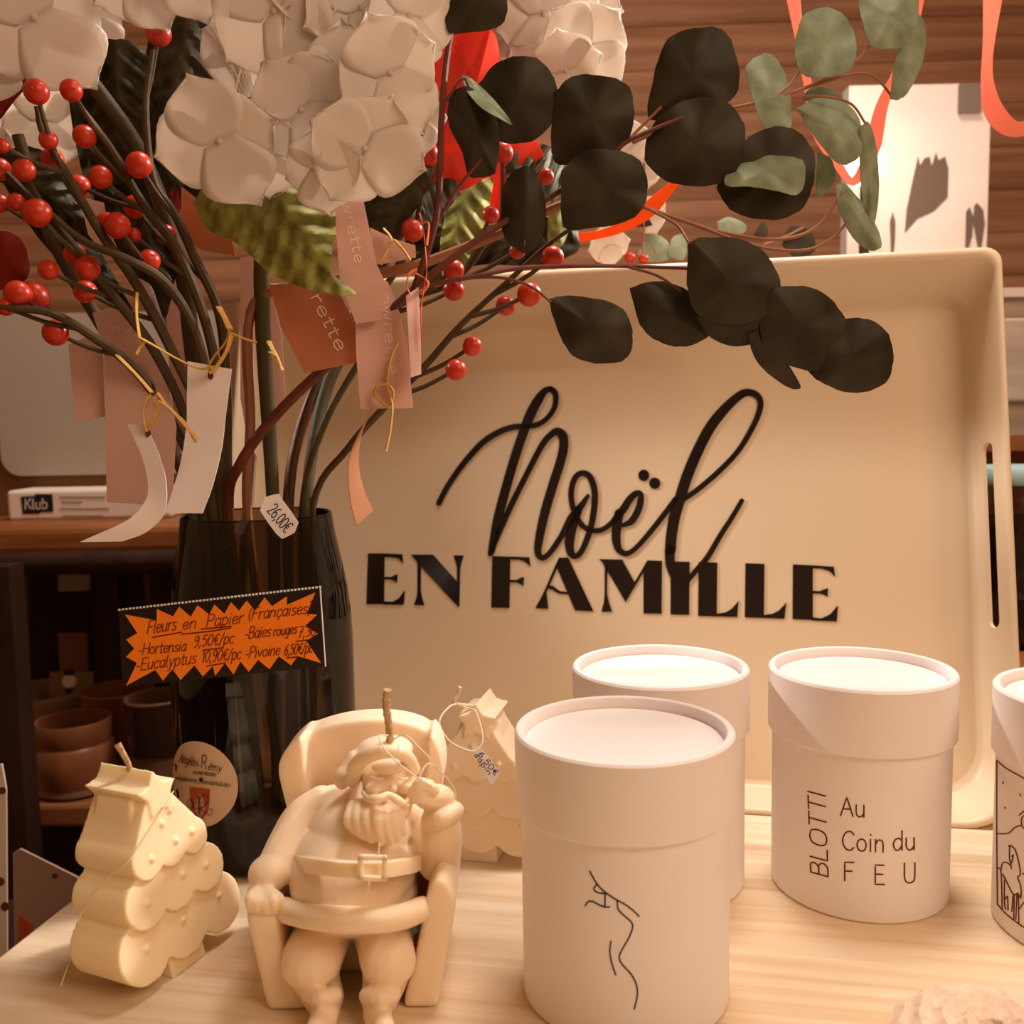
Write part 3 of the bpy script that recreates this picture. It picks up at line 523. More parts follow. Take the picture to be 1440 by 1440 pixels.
tr_ = MB(); CAPS(tr_, [(402,1280,.374,19),(440,1289,.358,19),(500,1294,.350,20),(560,1290,.355,19),(594,1278,.371,18)], 14, 6)
wax_part('fur_trim', tr_, M_WAX, san, .0008, 5)
ht = MB(); S(ht, 536, 1072, .406, 45, 38, 42); S(ht, 546, 1054, .408, 36, 20, 36)
CAPS(ht, [(497,1098,.396,11),(501,1076,.388,12),(522,1061,.380,11),(552,1057,.378,10),(572,1064,.384,10),(583,1082,.394,9)], 12, 5)
S(ht, 481, 1094, .398, 13, 17, 13); CAPS(ht, [(500,1070,.402,16),(488,1082,.400,12),(482,1092,.398,10)], 10, 4)
wax_part('hat', ht, M_WAX, san, .0007, 5)
be = MB(); S(be, 530, 1150, .378, 42, 34, 34)
S(be, 515, 1150, .378, 32, 28, 30)
for i, (x0, x1, y1) in enumerate(((495,492,1164),(504,508,1176),(516,522,1182),(530,537,1186),(542,550,1186),(553,560,1182),(562,568,1172))):
    CAPS(be, [(x0, 1126+abs(i-3)*2, .377, 8), ((x0+x1)/2-4, 1152, .3675+abs(i-3)*.0012, 8.5), (x1, y1, .371+abs(i-3)*.001, 5)], 8, 5)
CAPS(be, [(545,1118,.371,6),(530,1124,.369,7),(517,1122,.372,5),(510,1114,.376,3)], 8, 4)
CAPS(be, [(549,1119,.371,6),(560,1126,.370,7),(569,1130,.373,5),(574,1124,.378,3)], 8, 4)
CAPS(be, [(506,1106,.393,9),(503,1120,.389,11),(503,1140,.382,13)], 8, 4); CAPS(be, [(580,1110,.392,8),(574,1126,.387,9),(568,1142,.381,10)], 8, 4)
wax_part('beard', be, M_WAX, san, .0006, 6)
bl = MB()
rows = []
for q in cat([V(416,1211,.392), V(430,1214,.374), V(456,1218,.359), V(500,1222,.352), V(545,1221,.356), V(572,1217,.368), V(586,1213,.386)], 8):
    rows.append([pt(q[0], q[1]-10, q[2]), pt(q[0], q[1]+11, q[2]-.001)])
bl.sheet(rows, .004)
belt = part('belt', bl, M_WAX, san)
bk = MB()
for a, b in (((507,1205),(541,1206)), ((541,1206),(541,1236)), ((541,1236),(507,1234)), ((507,1234),(507,1205))):
    bk.tube([pt(*a, .3475), pt(*b, .3475)], .0011, 8)
    bk.ball(pt(*a, .3475), .0011, 8, 6)
bk2 = part('buckle', bk, M_WAX, belt)
se = MB(); se.tube([pt(*p) for p in ((534,1186,.3485),(531,1204,.3475))], .0004, 6); se.tube([pt(*p) for p in ((520,1236,.348),(514,1268,.35))], .0004, 6)
part('coat_seam', se, M_WAX, san)
P = cat([pt(549,1042,.402), pt(547,1020,.402), pt(543,990,.402), pt(545,970,.401)], 8)
part('wick', MB().tube(P, [.0017+.0002*math.sin(i*2.2) for i in range(len(P))], 10), M_WICK, san)
P = cat([pt(*p) for p in ((545,1034,.392),(534,1035,.384),(540,1052,.372),(562,1075,.366),(585,1092,.366),(608,1106,.372),(590,1096,.37),(602,1074,.376),(620,1086,.378),(636,1104,.388),(641,1120,.396),(638,1132,.40))], 8)
part('string', MB().tube(P, .00036, 6), M_STRING, san)
P = cat([pt(*p) for p in ((552,1040,.386),(570,1034,.382),(590,1052,.374),(604,1066,.372),(618,1084,.378))], 8)
part('string', MB().tube(P, .00033, 6), M_STRING, san)
# ---------------------------------------------------------------- tree candles
def tree(label, O, yaw, T, Hs, m, lean, tap):
    """O: table point under the middle of the front face; yaw: direction of the face's width"""
    e = V(math.cos(yaw), math.sin(yaw), 0); nb = V(-math.sin(yaw), math.cos(yaw), 0)     # nb points to the back
    def q(u, z, d): return V(O[0], O[1], 0)+e*u+nb*(d*(1-tap*z/.09)+lean*z)+V(0, 0, z*Hs)
    tr0 = thing('tree_candle', label, 'candle', (O[0], O[1], 0), 'tree shaped wax candles'); b = MB()
    def pr(pts, d0, d1):
        n = len(pts); b.add([q(u, z, d0) for u, z in pts]+[q(u, z, d1) for u, z in pts], [tuple(range(n)), tuple(range(2*n-1, n-1, -1))]+[(i, i+n, (i+1) % n+n, (i+1) % n) for i in range(n)])
    def tier(w0, z0, wt, zt, nl, dep, r):
        step = 2*(w0-r)/(nl-1)
        pr([(-wt, zt), (wt, zt), (w0, z0+r*.2), (w0-r*.4, z0), (-w0+r*.4, z0), (-w0, z0+r*.2)], dep, T-dep)
        for i in range(nl):
            c = -w0+r+step*i; rr = r*1.04
            pr([(c+rr*math.cos(a), z0+rr*math.sin(a)) for a in np.linspace(0, 2*math.pi, 26, endpoint=False)], dep, T-dep)
    pr([(-.0105, 0), (.0105, 0), (.0095, .022), (-.0095, .022)], .0085, T-.006)
    pr([(-.0325, .013), (.0325, .013), (.010, .083), (-.010, .083)], .008, T-.006)
    tier(.0360, .0200, .015, .047, 3, .0056, .0135)
    tier(.0290, .0400, .011, .063, 3, .0028, .0108)
    tier(.0220, .0580, .0060, .084, 3, .000, .0082)
    for u, z, d in ((-.022, .021, .0056), (.0, .023, .0056), (.023, .023, .0056), (.008, .034, .0056), (-.018, .040, .0028), (.004, .043, .0028), (.018, .041, .0028), (-.012, .058, 0), (.003, .060, 0), (.013, .060, 0), (-.002, .070, 0), (.004, .074, 0)):
        b.ball(q(u, z, d), .0015, 10, 7)
    pr([((.0118 if k % 2 == 0 else .0066)*math.cos(math.pi/2+2*math.pi*k/10), .0835+(.0112 if k % 2 == 0 else .0062)*math.sin(math.pi/2+2*math.pi*k/10)) for k in range(10)], -.0016, T+.0016)
    wax_part('tree_body', b, m, tr0, .0007, 3)
    return tr0, q
t1, q1 = tree('large ivory tree candle standing at the left edge of the table', V(-.1385, .3965), math.radians(66), .042, .925, M_WAXY, .27, .30)
topc = q1(0, .0925, .018)
P = cat([topc+V(0, 0, -.004), topc+V(-.0008, 0, .003), topc+V(-.0034, 0, .009), topc+V(-.0052, 0, .0125)], 6)
part('wick', MB().tube(P, [.0013, .0013, .0014, .0017], 8), M_WICK, t1)
P = cat([q1(.008, .082, -.002), q1(-.006, .073, -.002), q1(-.0235, .063, -.001), q1(-.0265, .054, .014), q1(-.030, .035, .034), q1(-.030, .018, .042), q1(-.036, .003, .046)], 8)
part('string', MB().tube(P, .0003, 6), M_STRING, t1)
t2, q2 = tree('ivory tree candle behind the santa carrying a small price tag', V(-.0235, .487), math.radians(-13), .034, .93, M_WAX, .12, .15)
tp = q2(0, .0915, .015)
P = cat([tp+V(0, 0, -.003), pt(641,990,.498), pt(644,976,.498), pt(647,966,.498)], 6)
part('wick', MB().tube(P, [.0013, .0011, .0013], 8), M_WICKW, t2)
P = cat([pt(*p) for p in ((641,990,.492),(632,994,.486),(620,1008,.480),(619,1022,.4765),(632,1042,.474),(652,1053,.474),(668,1056,.474),(678,1045,.476),(677,1025,.48),(670,1003,.486),(666,998,.49),(652,994,.492))], 6)
part('string', MB().tube(P, .0005, 6), M_STRING, t2)
tag_o = [(664,1052),(668,1048),(677,1053),(704,1087),(693,1103),(689,1102)]
tgp = pt(684, 1075, .4745); tgn = nrm(V(-.05, -1, .25))
ptag = part('price_tag', MB().prism([onplane(a, b, tgp, tgn) for a, b in tag_o], -tgn*.0004), M_TAGW, t2, 'tiny white handwritten price tag', smooth=False)
tx = text('6,50\u20ac', (672, 1061), (697, 1092), 8, 1.1, up=(.78, -.62)) + text('sapin', (667, 1062), (688, 1092), 6, 1.0, up=(.78, -.62))
part('price_writing', strokes(MB(), tx, lambda x, y: onplane(x, y, tgp, tgn)+tgn*.0002), M_BLUEINK, ptag, smooth=False)
# ---------------------------------------------------------------- crocheted coaster
cc = onz(1400, 1475, 0); cz = .012
bo = MB(); R0 = .037
rows = []
for i in range(19):
    r = R0*i/18
    rows.append([V(cc[0]+r*math.cos(a)*(1+.03*math.sin(14*a)*(i/18)**3), cc[1]+r*math.sin(a)*(1+.03*math.sin(14*a)*(i/18)**3), cz*(1-(i/18)**6)*(.75+.25*math.sin(i*1.6)*.5+.05*math.sin(14*a+i))) for a in np.linspace(0, 2*math.pi, 85)])
bo.grid(rows[::-1])
solo('crochet_mat', bo, M_CROCHET, 'round beige crocheted mat at the front right corner', 'mat', (cc[0], cc[1], 0))
# ---------------------------------------------------------------- vase
VY = .53; vc = pt(348, 722, VY); VX = (360-720)/FPX*VY; VR = .0507; VH = float(vc[2])
prof = [(.040, 0), (.0495, .0012), (VR, .004), (VR, .118), (VR-.0006, .132), (VR-.0022, .146), (VR-.0048, .162), (VR-.0080, .178), (.0413, VH-.001), (.0408, VH), (.0402, VH-.001)]
va = thing('glass_vase', 'tall smoked brown glass vase holding the paper flowers', 'vase', (VX, VY, 0))
part('vase_body', MB().lathe(prof, (VX, VY, 0), 80, True, False), M_GLASS, va, angle=80)
part('vase_base', MB().lathe([(.0490, .0015), (.0500, .004), (.0500, .011), (.0490, .012)], (VX, VY, 0), 64), mat('brown_glass_base', (.02, .01, .006), .15, .5), va)
# oval sticker
egg = crop([(430,125),(580,145),(750,220),(900,345),(1010,500),(1070,680),(1070,880),(1010,1060),(900,1200),(770,1310),(640,1358),(500,1350),(370,1280),(270,1160),(190,980),(145,780),(135,560),(150,400),(210,240),(300,155)], 230, 1030, 10.28)
egg = sm(egg+[egg[0]], 3)[:-1]
ec = V(*np.mean(egg, axis=0)); onv = lambda off: (lambda x, y: oncyl(x, y, VX, VY, VR+off))
def disc(mb, outl, c, fn, rings=6):
    n = len(outl); vs = [fn(*c)]
    for i in range(1, rings+1):
        for p in outl: vs.append(fn(*(V(*c)+(V(*p)-V(*c))*i/rings)))
    fs = [(0, 1+(k+1) % n, 1+k) for k in range(n)]
    for i in range(rings-1):
        for k in range(n):
            a = 1+i*n+k; b = 1+i*n+(k+1) % n; fs.append((a, b, b+n, a+n))
    return mb.add(vs, fs)
stk = part('oval_sticker', disc(MB(), egg, ec, onv(.0003)), M_STICK, va, 'cream oval paper sticker')
G = (230, 1030, 10.28)
sh = MB(); disc(sh, crop([(370,785),(520,800),(668,820),(662,1000),(650,1120),(600,1210),(530,1275),(460,1210),(405,1120),(385,1000)], *G), crop([(525, 980)], *G)[0], onv(.0006), 4)
part('sticker_shield', sh, mat('faded_red', (.42, .08, .035), .6, .2), stk, smooth=False)
iw = MB(); disc(iw, crop([(470,930),(520,890),(570,930),(590,1050),(610,1120),(530,1240),(450,1130),(440,1000)], *G), crop([(525, 1050)], *G)[0], onv(.0009), 3)
part('sticker_emblem', iw, mat('emblem_pink', (.55, .28, .18), .6, .2), stk, smooth=False)
sk = text('Ang\u00e8le', (251.5, 1072), (274, 1078), 13, 1.0, up=(.1, -1), slant=.15) + text('&', (275, 1077), (280, 1078.5), 6, .8, up=(.1, -1)) + text('R', (283, 1080), (292, 1082), 18, 1.1, up=(.05, -1)) + text('\u00e9my', (292.5, 1082), (312, 1086), 11, 1.0, up=(.1, -1), slant=.15)
sk += text("LES ESSENTIELS D'ICI", (271, 1088.2), (303, 1092), 4, .8, up=(.1, -1)) + text('angeleremy_lesessentielsdici', (246.5, 1096.5), (324, 1107.5), 6.2, .75, up=(.12, -1))
sk += [(sm(crop(p, *G)), .9) for p in ([(340,1085),(345,1130),(375,1145),(420,1080),(470,980),(498,915),(505,1180)], [(405,1100),(350,1060),(345,1000),(385,965),(430,1030),(450,1100),(520,1100)], [(520,930),(525,1200)], [(520,960),(580,905),(640,940),(640,1010),(570,1080),(530,1095),(590,1150),(650,1195),(700,1170),(700,1115),(665,1110)])]
part('sticker_writing', strokes(MB(), sk, onv(.0012)), M_INK, stk, smooth=False)
dk = MB(); disc(dk, [(282.5+2.8*math.cos(a), 1096.5+3*math.sin(a)) for a in np.linspace(0, 2*math.pi, 14, endpoint=False)], (282.5, 1096.5), onv(.0010), 2); part('sticker_icon', dk, M_INK, stk, smooth=False)
# price label at the rim
plp = pt(392, 726, .4895); pln = nrm(V(.18, -1, .10))
pl_o = crop([(775,88),(820,72),(865,65),(890,105),(945,180),(990,245),(965,310),(920,335),(885,350),(850,320),(790,240),(745,170)], 200, 680, 4.5)
pl = part('price_label', MB().prism([onplane(a, b, plp, pln) for a, b in pl_o], -pln*.0005), M_TAGW, va, 'white handwritten price label', smooth=False)
tx = text('26,00\u20ac', crop([(790,175)], 200, 680, 4.5)[0], crop([(905,318)], 200, 680, 4.5)[0], 18, 1.5, up=(.72, -.69), gap=.5)
part('price_writing', strokes(MB(), tx, lambda x, y: onplane(x, y, plp, pln)+pln*.0002), M_BLUEINK, pl, smooth=False)
# price sign
sp_ = pt(315, 895, .4775); sn = nrm(V(-.03, -1, .06))
ons = lambda off: (lambda x, y: onplane(x, y, sp_, sn)+sn*off)
sg = thing('price_sign', 'black price card with an orange starburst propped against the vase', 'sign', onplane(315, 965, sp_, sn))
part('backing_card', MB().prism([ons(0)(a, b) for a, b in ((167,857),(450,825),(458,937),(172,966))], -sn*.0007), M_BLKCARD, sg, smooth=False)
K = (160, 820, 4.645)
brst = [(78,205),(284,243),(285,170),(390,217),(430,155),(505,220),(550,145),(625,205),(660,140),(725,200),(768,125),(820,180),(870,115),(925,180),(987,93),(1035,150),(1133,85),(1130,142),(1318,60),(1262,200),(1330,205),(1250,280),(1335,330),(1258,375),(1355,520),(1205,475),(1160,535),(1080,475),(1020,560),(945,500),(885,577),(830,510),(785,595),(730,520),(665,603),(650,540),(585,607),(530,535),(440,630),(385,560),(325,635),(275,565),(85,668),(155,520),(85,480),(138,425),(85,368),(158,325)]
part('starburst', MB().prism([ons(.0008)(*p) for p in crop(brst, *K)], -sn*.0005), M_ORANGE, sg, 'fluorescent orange starburst paper', smooth=False)
def kt(s, a, b, cap, w=1.5, **k): 
    a, b = crop([a, b], *K); return text(s, a, b, cap/4.645, w*.82, up=(.1, -1), **k)
tx = kt('Fleurs', (222,330), (415,302), 85, slant=.1, gap=.5)+kt('en', (452,302), (550,288), 75, slant=.1)+kt('Papier', (608,285), (852,258), 80, slant=.1, gap=.5)+kt('(Fran\u00e7aises)', (880,240), (1295,195), 78, slant=.1, gap=.5)
tx += kt('-Hortensia', (165,465), (480,440), 72, slant=.1, gap=.5)+kt('9,50\u20ac/pc', (525,415), (790,390), 75, slant=.1, gap=.5)+kt('-Baies', (858,362), (1030,345), 75, slant=.1, gap=.5)+kt('rouges', (1045,345), (1200,325), 65, slant=.1, gap=.5)+kt('7,30', (1205,355), (1325,340), 75, slant=.1, gap=.5)
tx += kt('-Eucalyptus', (150,570), (545,520), 78, slant=.1, gap=.5)+kt('10,90\u20ac/pc', (575,515), (835,492), 76, slant=.1, gap=.4)+kt('-Pivoine', (862,490), (1090,465), 72, slant=.1, gap=.5)+kt('6,50\u20ac/pc', (1115,470), (1300,450), 72, slant=.1, gap=.4)
tx += [(crop(p, *K), 1.5) for p in ([(258,352),(450,318)], [(448,332),(640,312)], [(575,298),(772,280)], [(640,312),(770,290)], [(585,436),(715,420)], [(1195,378),(1280,368)], [(610,540),(735,518)], [(1130,488),(1210,478)])]
part('handwriting', strokes(MB(), tx, ons(.0011)), mat('maroon_ink', (.12, .015, .01), .6, .1), sg, smooth=False)
dt = MB(); 
for i in range(58):
    x = 168+(450-168)*i/57; y = 857.5+(825.5-857.5)*i/57
    dt.prism([ons(.0003)(x+1.5*a, y+1.3*b_) for a, b_ in ((-1, -1), (1, -1), (1, 1), (-1, 1))], -sn*.0005)
dt.prism([ons(.0003)(a, b_) for a, b_ in ((449.5,826),(451,826),(458.5,937),(457,937))], -sn*.0005)
part('perforated_edge', dt, M_TAGW, sg, smooth=False)
# ---------------------------------------------------------------- flower helpers
def leafm(mb, outl, Y, tilt=(0, 0), cup=.12, fold=None, th=.0005, rings=6, wav=0, k=5, vein=None, rag=.010):
    """blade from its outline; tilt = depth slope (right, down); cup bulges, fold creases about a px line"""
    if vein: rings, k = 22, 9
    o = [V(*p) for p in sm(list(outl)+[outl[0]], k)[:-1]]; c = np.mean(o, axis=0); n = len(o); sz = np.mean([np.linalg.norm(p-c) for p in o])
    rr = random.Random(int(c[0]*7+c[1])); ph = [rr.uniform(0, 6.3) for _ in range(4)]
    o = [c+(p-c)*(1+rag*(math.sin(5*q+ph[0])+.8*math.sin(11*q+ph[1])+.7*math.sin(19*q+ph[2]))) for p, q in zip(o, np.linspace(0, 2*math.pi, n, endpoint=False))]
    if fold is not None: fa, fb = V(*fold[0]), V(*fold[1]); fd = nrm(fb-fa); fn_ = V(-fd[1], fd[0])
    def P(p, s, a):
        d = p-c; dep = (tilt[0]*d[0]+tilt[1]*d[1])*Y/FPX + cup*sz*(s*s)*Y/FPX
        if fold is not None: dep += abs(np.dot(p-fa, fn_))*fold[2]*Y/FPX
        if vein:
            pr = np.dot(p-fa, fn_); al = np.dot(p-fa, fd); dep += (vein[0]*math.sin((al-abs(pr)*.75)/vein[1]*2*math.pi)*min(1, abs(pr)/14)+.5*vein[0]*math.sin(pr/7+.6*math.sin(al/9))*min(1, abs(pr)/20))*Y/FPX
        else: dep += .035*sz*s*math.sin(d[0]*.06+ph[3])*math.sin(d[1]*.05+ph[0])*Y/FPX
        if wav: dep += wav*sz*s*s*math.sin(a*5+c[0])*Y/FPX
        return pt(p[0], p[1], Y+dep)
    top = [P(c, 0, 0)]
    for i in range(1, rings+1):
        for j, p in enumerate(o): top.append(P(c+(p-c)*i/rings, i/rings, 2*math.pi*j/n))
    A = np.array(top); B = A+V(0, th, 0); m = len(top)
    f = [(0, 1+k_, 1+(k_+1) % n) for k_ in range(n)]
    for i in range(rings-1):
        for k_ in range(n):
            a = 1+i*n+k_; b_ = 1+i*n+(k_+1) % n; f.append((a, a+n, b_+n, b_))
    fs = f+[tuple(m+q for q in reversed(t_)) for t_ in f]
    r0 = 1+(rings-1)*n
    fs += [(r0+k_, m+r0+k_, m+r0+(k_+1) % n, r0+(k_+1) % n) for k_ in range(n)]
    return mb.add(list(A)+list(B), fs)
def oval(cx, cy, rx, ry, rot=0, tip=.12, seed=0, n=14):
    rnd = random.Random(seed*131+int(cx)); a0 = math.radians(rot); out = []
    for k in range(n):
        a = 2*math.pi*k/n; r = 1+rnd.uniform(-.045, .045)
        if k == 0: r += tip
        x, y = rx*r*math.cos(a), ry*r*math.sin(a); out.append((cx+x*math.cos(a0)-y*math.sin(a0), cy+x*math.sin(a0)+y*math.cos(a0)))
    return out
def P3(path): return [pt(*p) for p in path]
def mouth(px, j=0): return (px, 716+j, VY-.012)
def bottom(fx, fy=0): return V(VX+fx, VY+fy, .016)
def rooted(path, fx, fy=0):      # stem path given from the vase mouth outwards (px,py,Y); grows from the vase floor
    q = P3(path); b_ = bottom(fx, fy); a = q[0]; mid = a+(b_-a)*.5
    return cat([b_, mid]+q, 6)
# floret meshes: four broad paper petals round a small bead
def floret_mesh(seed):
    rnd = random.Random(seed); m = MB(); rnd_b = [rnd.uniform(-1, 1) for _ in range(4)]
    for k in range(4):
        a0 = math.pi/2*k+rnd.uniform(-.12, .12); rr = rnd.uniform(.88, 1.12); wk = rnd.uniform(.54, .66); sk = rnd.uniform(-.10, .10); lift = .05*(k % 2); rows = []
        for i in range(11):
            t = i/10; row = []
            w = wk*math.sin(math.pi*(.10+.90*t**1.15))**.75*(1+.05*math.sin(7*t+k+seed)) if t < 1 else .04
            for j in range(9):
                u = -1+2*j/8
                z = .05*math.sin(2.2*t)-.10*t*t*rnd_b[k]+.06*u*u*t-.02+lift*.6+.030*math.sin(u*4+k*2+seed)*t*t
                x, y = t*rr*(1-.10*u*u*t), u*w+sk*t*t
                row.append(V(x*math.cos(a0)-y*math.sin(a0), x*math.sin(a0)+y*math.cos(a0), z))
            rows.append(row)
        m.sheet(rows, .009)
    me = bpy.data.meshes.new('floret'); me.from_pydata(m.v, [], m.f); me.update(); me.polygons.foreach_set('use_smooth', [True]*len(me.polygons)); me.materials.append(M_PETAL)
    b = MB().ball((0, 0, .01), (.055, .055, .04), 10, 7); mb_ = bpy.data.meshes.new('floret_centre'); mb_.from_pydata(b.v, [], b.f); mb_.update(); mb_.materials.append(M_CENT)
    return me, mb_
M_CENT = mat('floret_bead', (.60, .47, .36), .6, .2)
FLO = [floret_mesh(i) for i in range(4)]
def floret(parent, px, py, Y, rpx, rot=0, tx=0, ty=0, kind=0):
    n = nrm(-ray(px, py)+CRIGHT*tx*1.0+CUP*ty); x = nrm(np.cross(CUP, n)); y = np.cross(n, x); a = math.radians(rot)
    X = x*math.cos(a)+y*math.sin(a); Yv = -x*math.sin(a)+y*math.cos(a); s = rpx*Y/FPX
    o = bpy.data.objects.new('floret', FLO[kind % 4][0]); COL.objects.link(o); o.parent = parent
    p = pt(px, py, Y)-ORG[parent.name]
    o.matrix_local = Matrix(((X[0]*s, Yv[0]*s, n[0]*s, p[0]), (X[1]*s, Yv[1]*s, n[1]*s, p[1]), (X[2]*s, Yv[2]*s, n[2]*s, p[2]), (0, 0, 0, 1)))
    c = bpy.data.objects.new('floret_centre', FLO[kind % 4][1]); COL.objects.link(c); c.parent = o
    return o
# ---------------------------------------------------------------- hydrangeas
h1 = thing('paper_hydrangea', 'big white paper hydrangea head at the top centre of the vase', 'flower', bottom(.004), 'white paper hydrangeas')
part('stem', MB().tube(rooted([mouth(384), (378,600,.512), (369,440,.50), (372,340,.487), (400,250,.475), (440,160,.468)], .004), [.0028, .0040, .0046], 10), M_STEMG, h1)
for i, f in enumerate([(308,198,.425,88,20,-.25,-.25), (423,154,.432,84,50,.0,-.1), (488,118,.437,78,10,.1,.0), (548,103,.428,84,35,.35,.05), (512,208,.424,82,70,.25,-.45), (452,235,.426,62,15,-.1,-.6), (385,15,.432,98,40,-.2,.2), (468,62,.440,80,65,.05,.2), (508,12,.436,80,30,.1,.35), (575,22,.436,74,5,.4,.3), (590,172,.446,44,20,.7,-.3), (372,212,.440,64,0,-.1,-.5), (455,-30,.436,84,20,0,.4), (330,75,.452,60,60,-.4,.1)]): floret(h1, *f, kind=i)
ll = MB(); leafm(ll, [(272,285),(290,262),(330,250),(375,253),(425,262),(470,275),(471,330),(466,390),(500,411),(470,414),(420,403),(380,384),(330,340),(290,322)], .446, (-.15, -.25), .05, ((372,250),(482,411),.35), wav=.06, vein=(4.5, 34))
part('leaf', ll, M_LEAFG, h1, 'large veined green leaf')
ll = MB(); leafm(ll, [(515,225),(560,205),(604,212),(602,262),(565,325),(530,398),(514,350),(505,290)], .475, (.2, .2), .1, ((600,215),(525,390),.4), vein=(3, 30)); part('leaf', ll, M_LEAFD, h1)
h2 = thing('paper_hydrangea', 'white paper hydrangea cut by the top left corner of the picture', 'flower', bottom(-.02), 'white paper hydrangeas')
part('stem', MB().tube(rooted([mouth(300), (282,600,.51), (268,470,.50), (255,380,.495), (200,220,.485), (110,90,.475), (60,10,.47)], -.02), [.0028, .0042, .0036], 10), M_STEM, h2)
for i, f in enumerate([(48,25,.430,98,35,-.1,-.1), (-30,60,.436,80,0,-.3,-.2), (10,-60,.43,90,10,0,.3), (190,-28,.436,66,40,.2,-.1), (255,-45,.44,66,20,.1,.2)]): floret(h2, *f, kind=i)
for ol, Y, ti, fo, mt in (([(112,95),(135,62),(170,55),(205,75),(222,120),(212,190),(185,250),(150,255),(122,190)], .49, (.1,.2), ((165,55),(160,250),.4), M_LEAFD), ([(215,30),(262,8),(300,35),(330,110),(345,180),(305,235),(262,255),(232,330),(205,330),(190,240),(195,120)], .50, (.1,.1), ((262,10),(215,330),.3), M_LEAFD), ([(0,215),(40,205),(80,230),(115,295),(150,345),(100,335),(45,285),(0,250)], .50, (0,.2), ((0,215),(145,345),.4), M_LEAFD), ([(155,325),(200,300),(232,300),(246,380),(232,446),(212,402),(180,380)], .485, (.1,0), ((200,300),(232,440),.4), M_LEAFD), ([(180,90),(250,80),(290,190),(290,260),(240,300),(190,280),(170,190)], .525, (.1,0), None, M_LEAFD), ([(92,105),(118,98),(138,170),(150,240),(175,300),(160,330),(125,270),(104,190)], .515, (.1,.1), ((85,105),(160,325),.4), M_LEAFD), ([(0,250),(50,240),(110,300),(150,370),(185,440),(120,400),(50,330)], .51, (.1,.1), ((0,250),(180,435),.4), M_LEAFD), ([(150,250),(200,235),(240,280),(250,350),(225,390),(180,350)], .53, (.1,.1), ((170,240),(230,385),.4), M_LEAFD), ([(300,90),(360,95),(440,110),(440,170),(360,180),(310,150)], .50, (.1,.1), None, M_LEAFD), ([(-20,215),(20,212),(60,230),(70,270),(30,260),(-20,250)], .52, (.1,.1), None, M_LEAFD)):
    part('leaf', leafm(MB(), ol, Y, ti, .1, fo, wav=.05, vein=(4, 30) if fo else None), mt, h2)
h3 = thing('paper_hydrangea', 'backlit white paper hydrangea at the top behind the eucalyptus leaves', 'flower', bottom(.02, .02), 'white paper hydrangeas')
part('stem', MB().tube(rooted([mouth(430,4), (455,560,.535), (500,460,.55), (560,330,.575), (640,200,.60), (740,90,.62)], .02, .01), [.0026, .0036, .003], 10), M_STEMG, h3)
for i, f in enumerate([(700,60,.62,72,30,-.2,-.1), (765,20,.605,80,10,0,.2), (820,75,.60,70,50,.3,0), (795,100,.595,60,20,.1,-.3), (720,-20,.62,80,40,0,.3), (812,10,.62,66,0,.4,.2), (755,120,.615,60,35,0,-.4)]): floret(h3, *f, kind=i)
for ol, Y, mt in (([(622,392),(618,350),(628,300),(655,268),(692,250),(688,290),(675,345),(650,385)], .515, M_LEAFG), ([(560,300),(600,260),(640,255),(650,330),(620,400),(585,385)], .53, M_LEAFD), ([(775,270),(800,250),(806,300),(790,345),(770,335)], .57, M_LEAFG), ([(700,200),(770,205),(800,240),(760,290),(720,270)], .56, M_LEAFD), ([(640,330),(720,310),(800,310),(812,352),(760,372),(690,372),(640,372)], .58, M_LEAFD)):
    part('leaf', leafm(MB(), ol, Y, (.1, -.3), .1, ((ol[3][0], ol[3][1]), (ol[0][0], ol[0][1]+1), .3), wav=.05, vein=(4, 26)), mt, h3)
h4 = thing('paper_hydrangea', 'bright white paper hydrangea glimpsed behind the leaves at the left', 'flower', bottom(-.03, .02), 'white paper hydrangeas')
part('stem', MB().tube(rooted([mouth(285,-2), (262,560,.53), (225,420,.55), (170,280,.58), (110,140,.61)], -.03, .015), [.0026, .0036, .003], 10), M_STEM, h4)
for i, f in enumerate([(122,25,.60,52,30,0,0), (62,172,.61,62,10,0,.1), (10,190,.61,46,40,-.2,0), (140,180,.63,50,0,0,0)]): floret(h4, *f, kind=i)
# peony
pe = thing('paper_peony', 'red crepe paper peony behind the white hydrangea head', 'flower', bottom(.012, .015))
part('stem', MB().tube(rooted([mouth(405,2), (424,600,.535), (478,480,.545), (560,330,.55), (630,200,.555)], .012, .012), [.0024, .0034, .003], 10), M_STEMR, pe)
for i, (ol, Y, ti, fo) in enumerate((([(585,240),(605,120),(640,45),(690,40),(703,95),(690,170),(650,235),(615,262)], .548, (-.2,.2), ((640,40),(610,260),.3)), ([(560,60),(600,18),(660,20),(700,60),(690,120),(620,150),(565,130)], .553, (0,-.2), None), ([(640,60),(690,42),(702,100),(680,170),(640,190)], .545, (.2,.1), ((690,45),(650,190),.4)), ([(575,190),(640,150),(680,200),(660,262),(600,265)], .551, (.1,.3), None), ([(420,20),(470,-10),(520,10),(500,70),(450,80)], .50, (0,0), None), ([(650,200),(740,190),(765,230),(725,290),(690,310),(660,270)], .563, (.1,.2), None))):
    part('petal', leafm(MB(), ol, Y, ti, .25, fo, wav=.12), M_RED, pe)
pe2 = thing('paper_peony', 'dull red paper peony half hidden at the left edge', 'flower', bottom(-.034, .005))
part('stem', MB().tube(rooted([mouth(272,0), (225,600,.52), (150,470,.51), (70,330,.505), (25,190,.50)], -.034), [.0024, .0034, .003], 10), M_STEM, pe2)
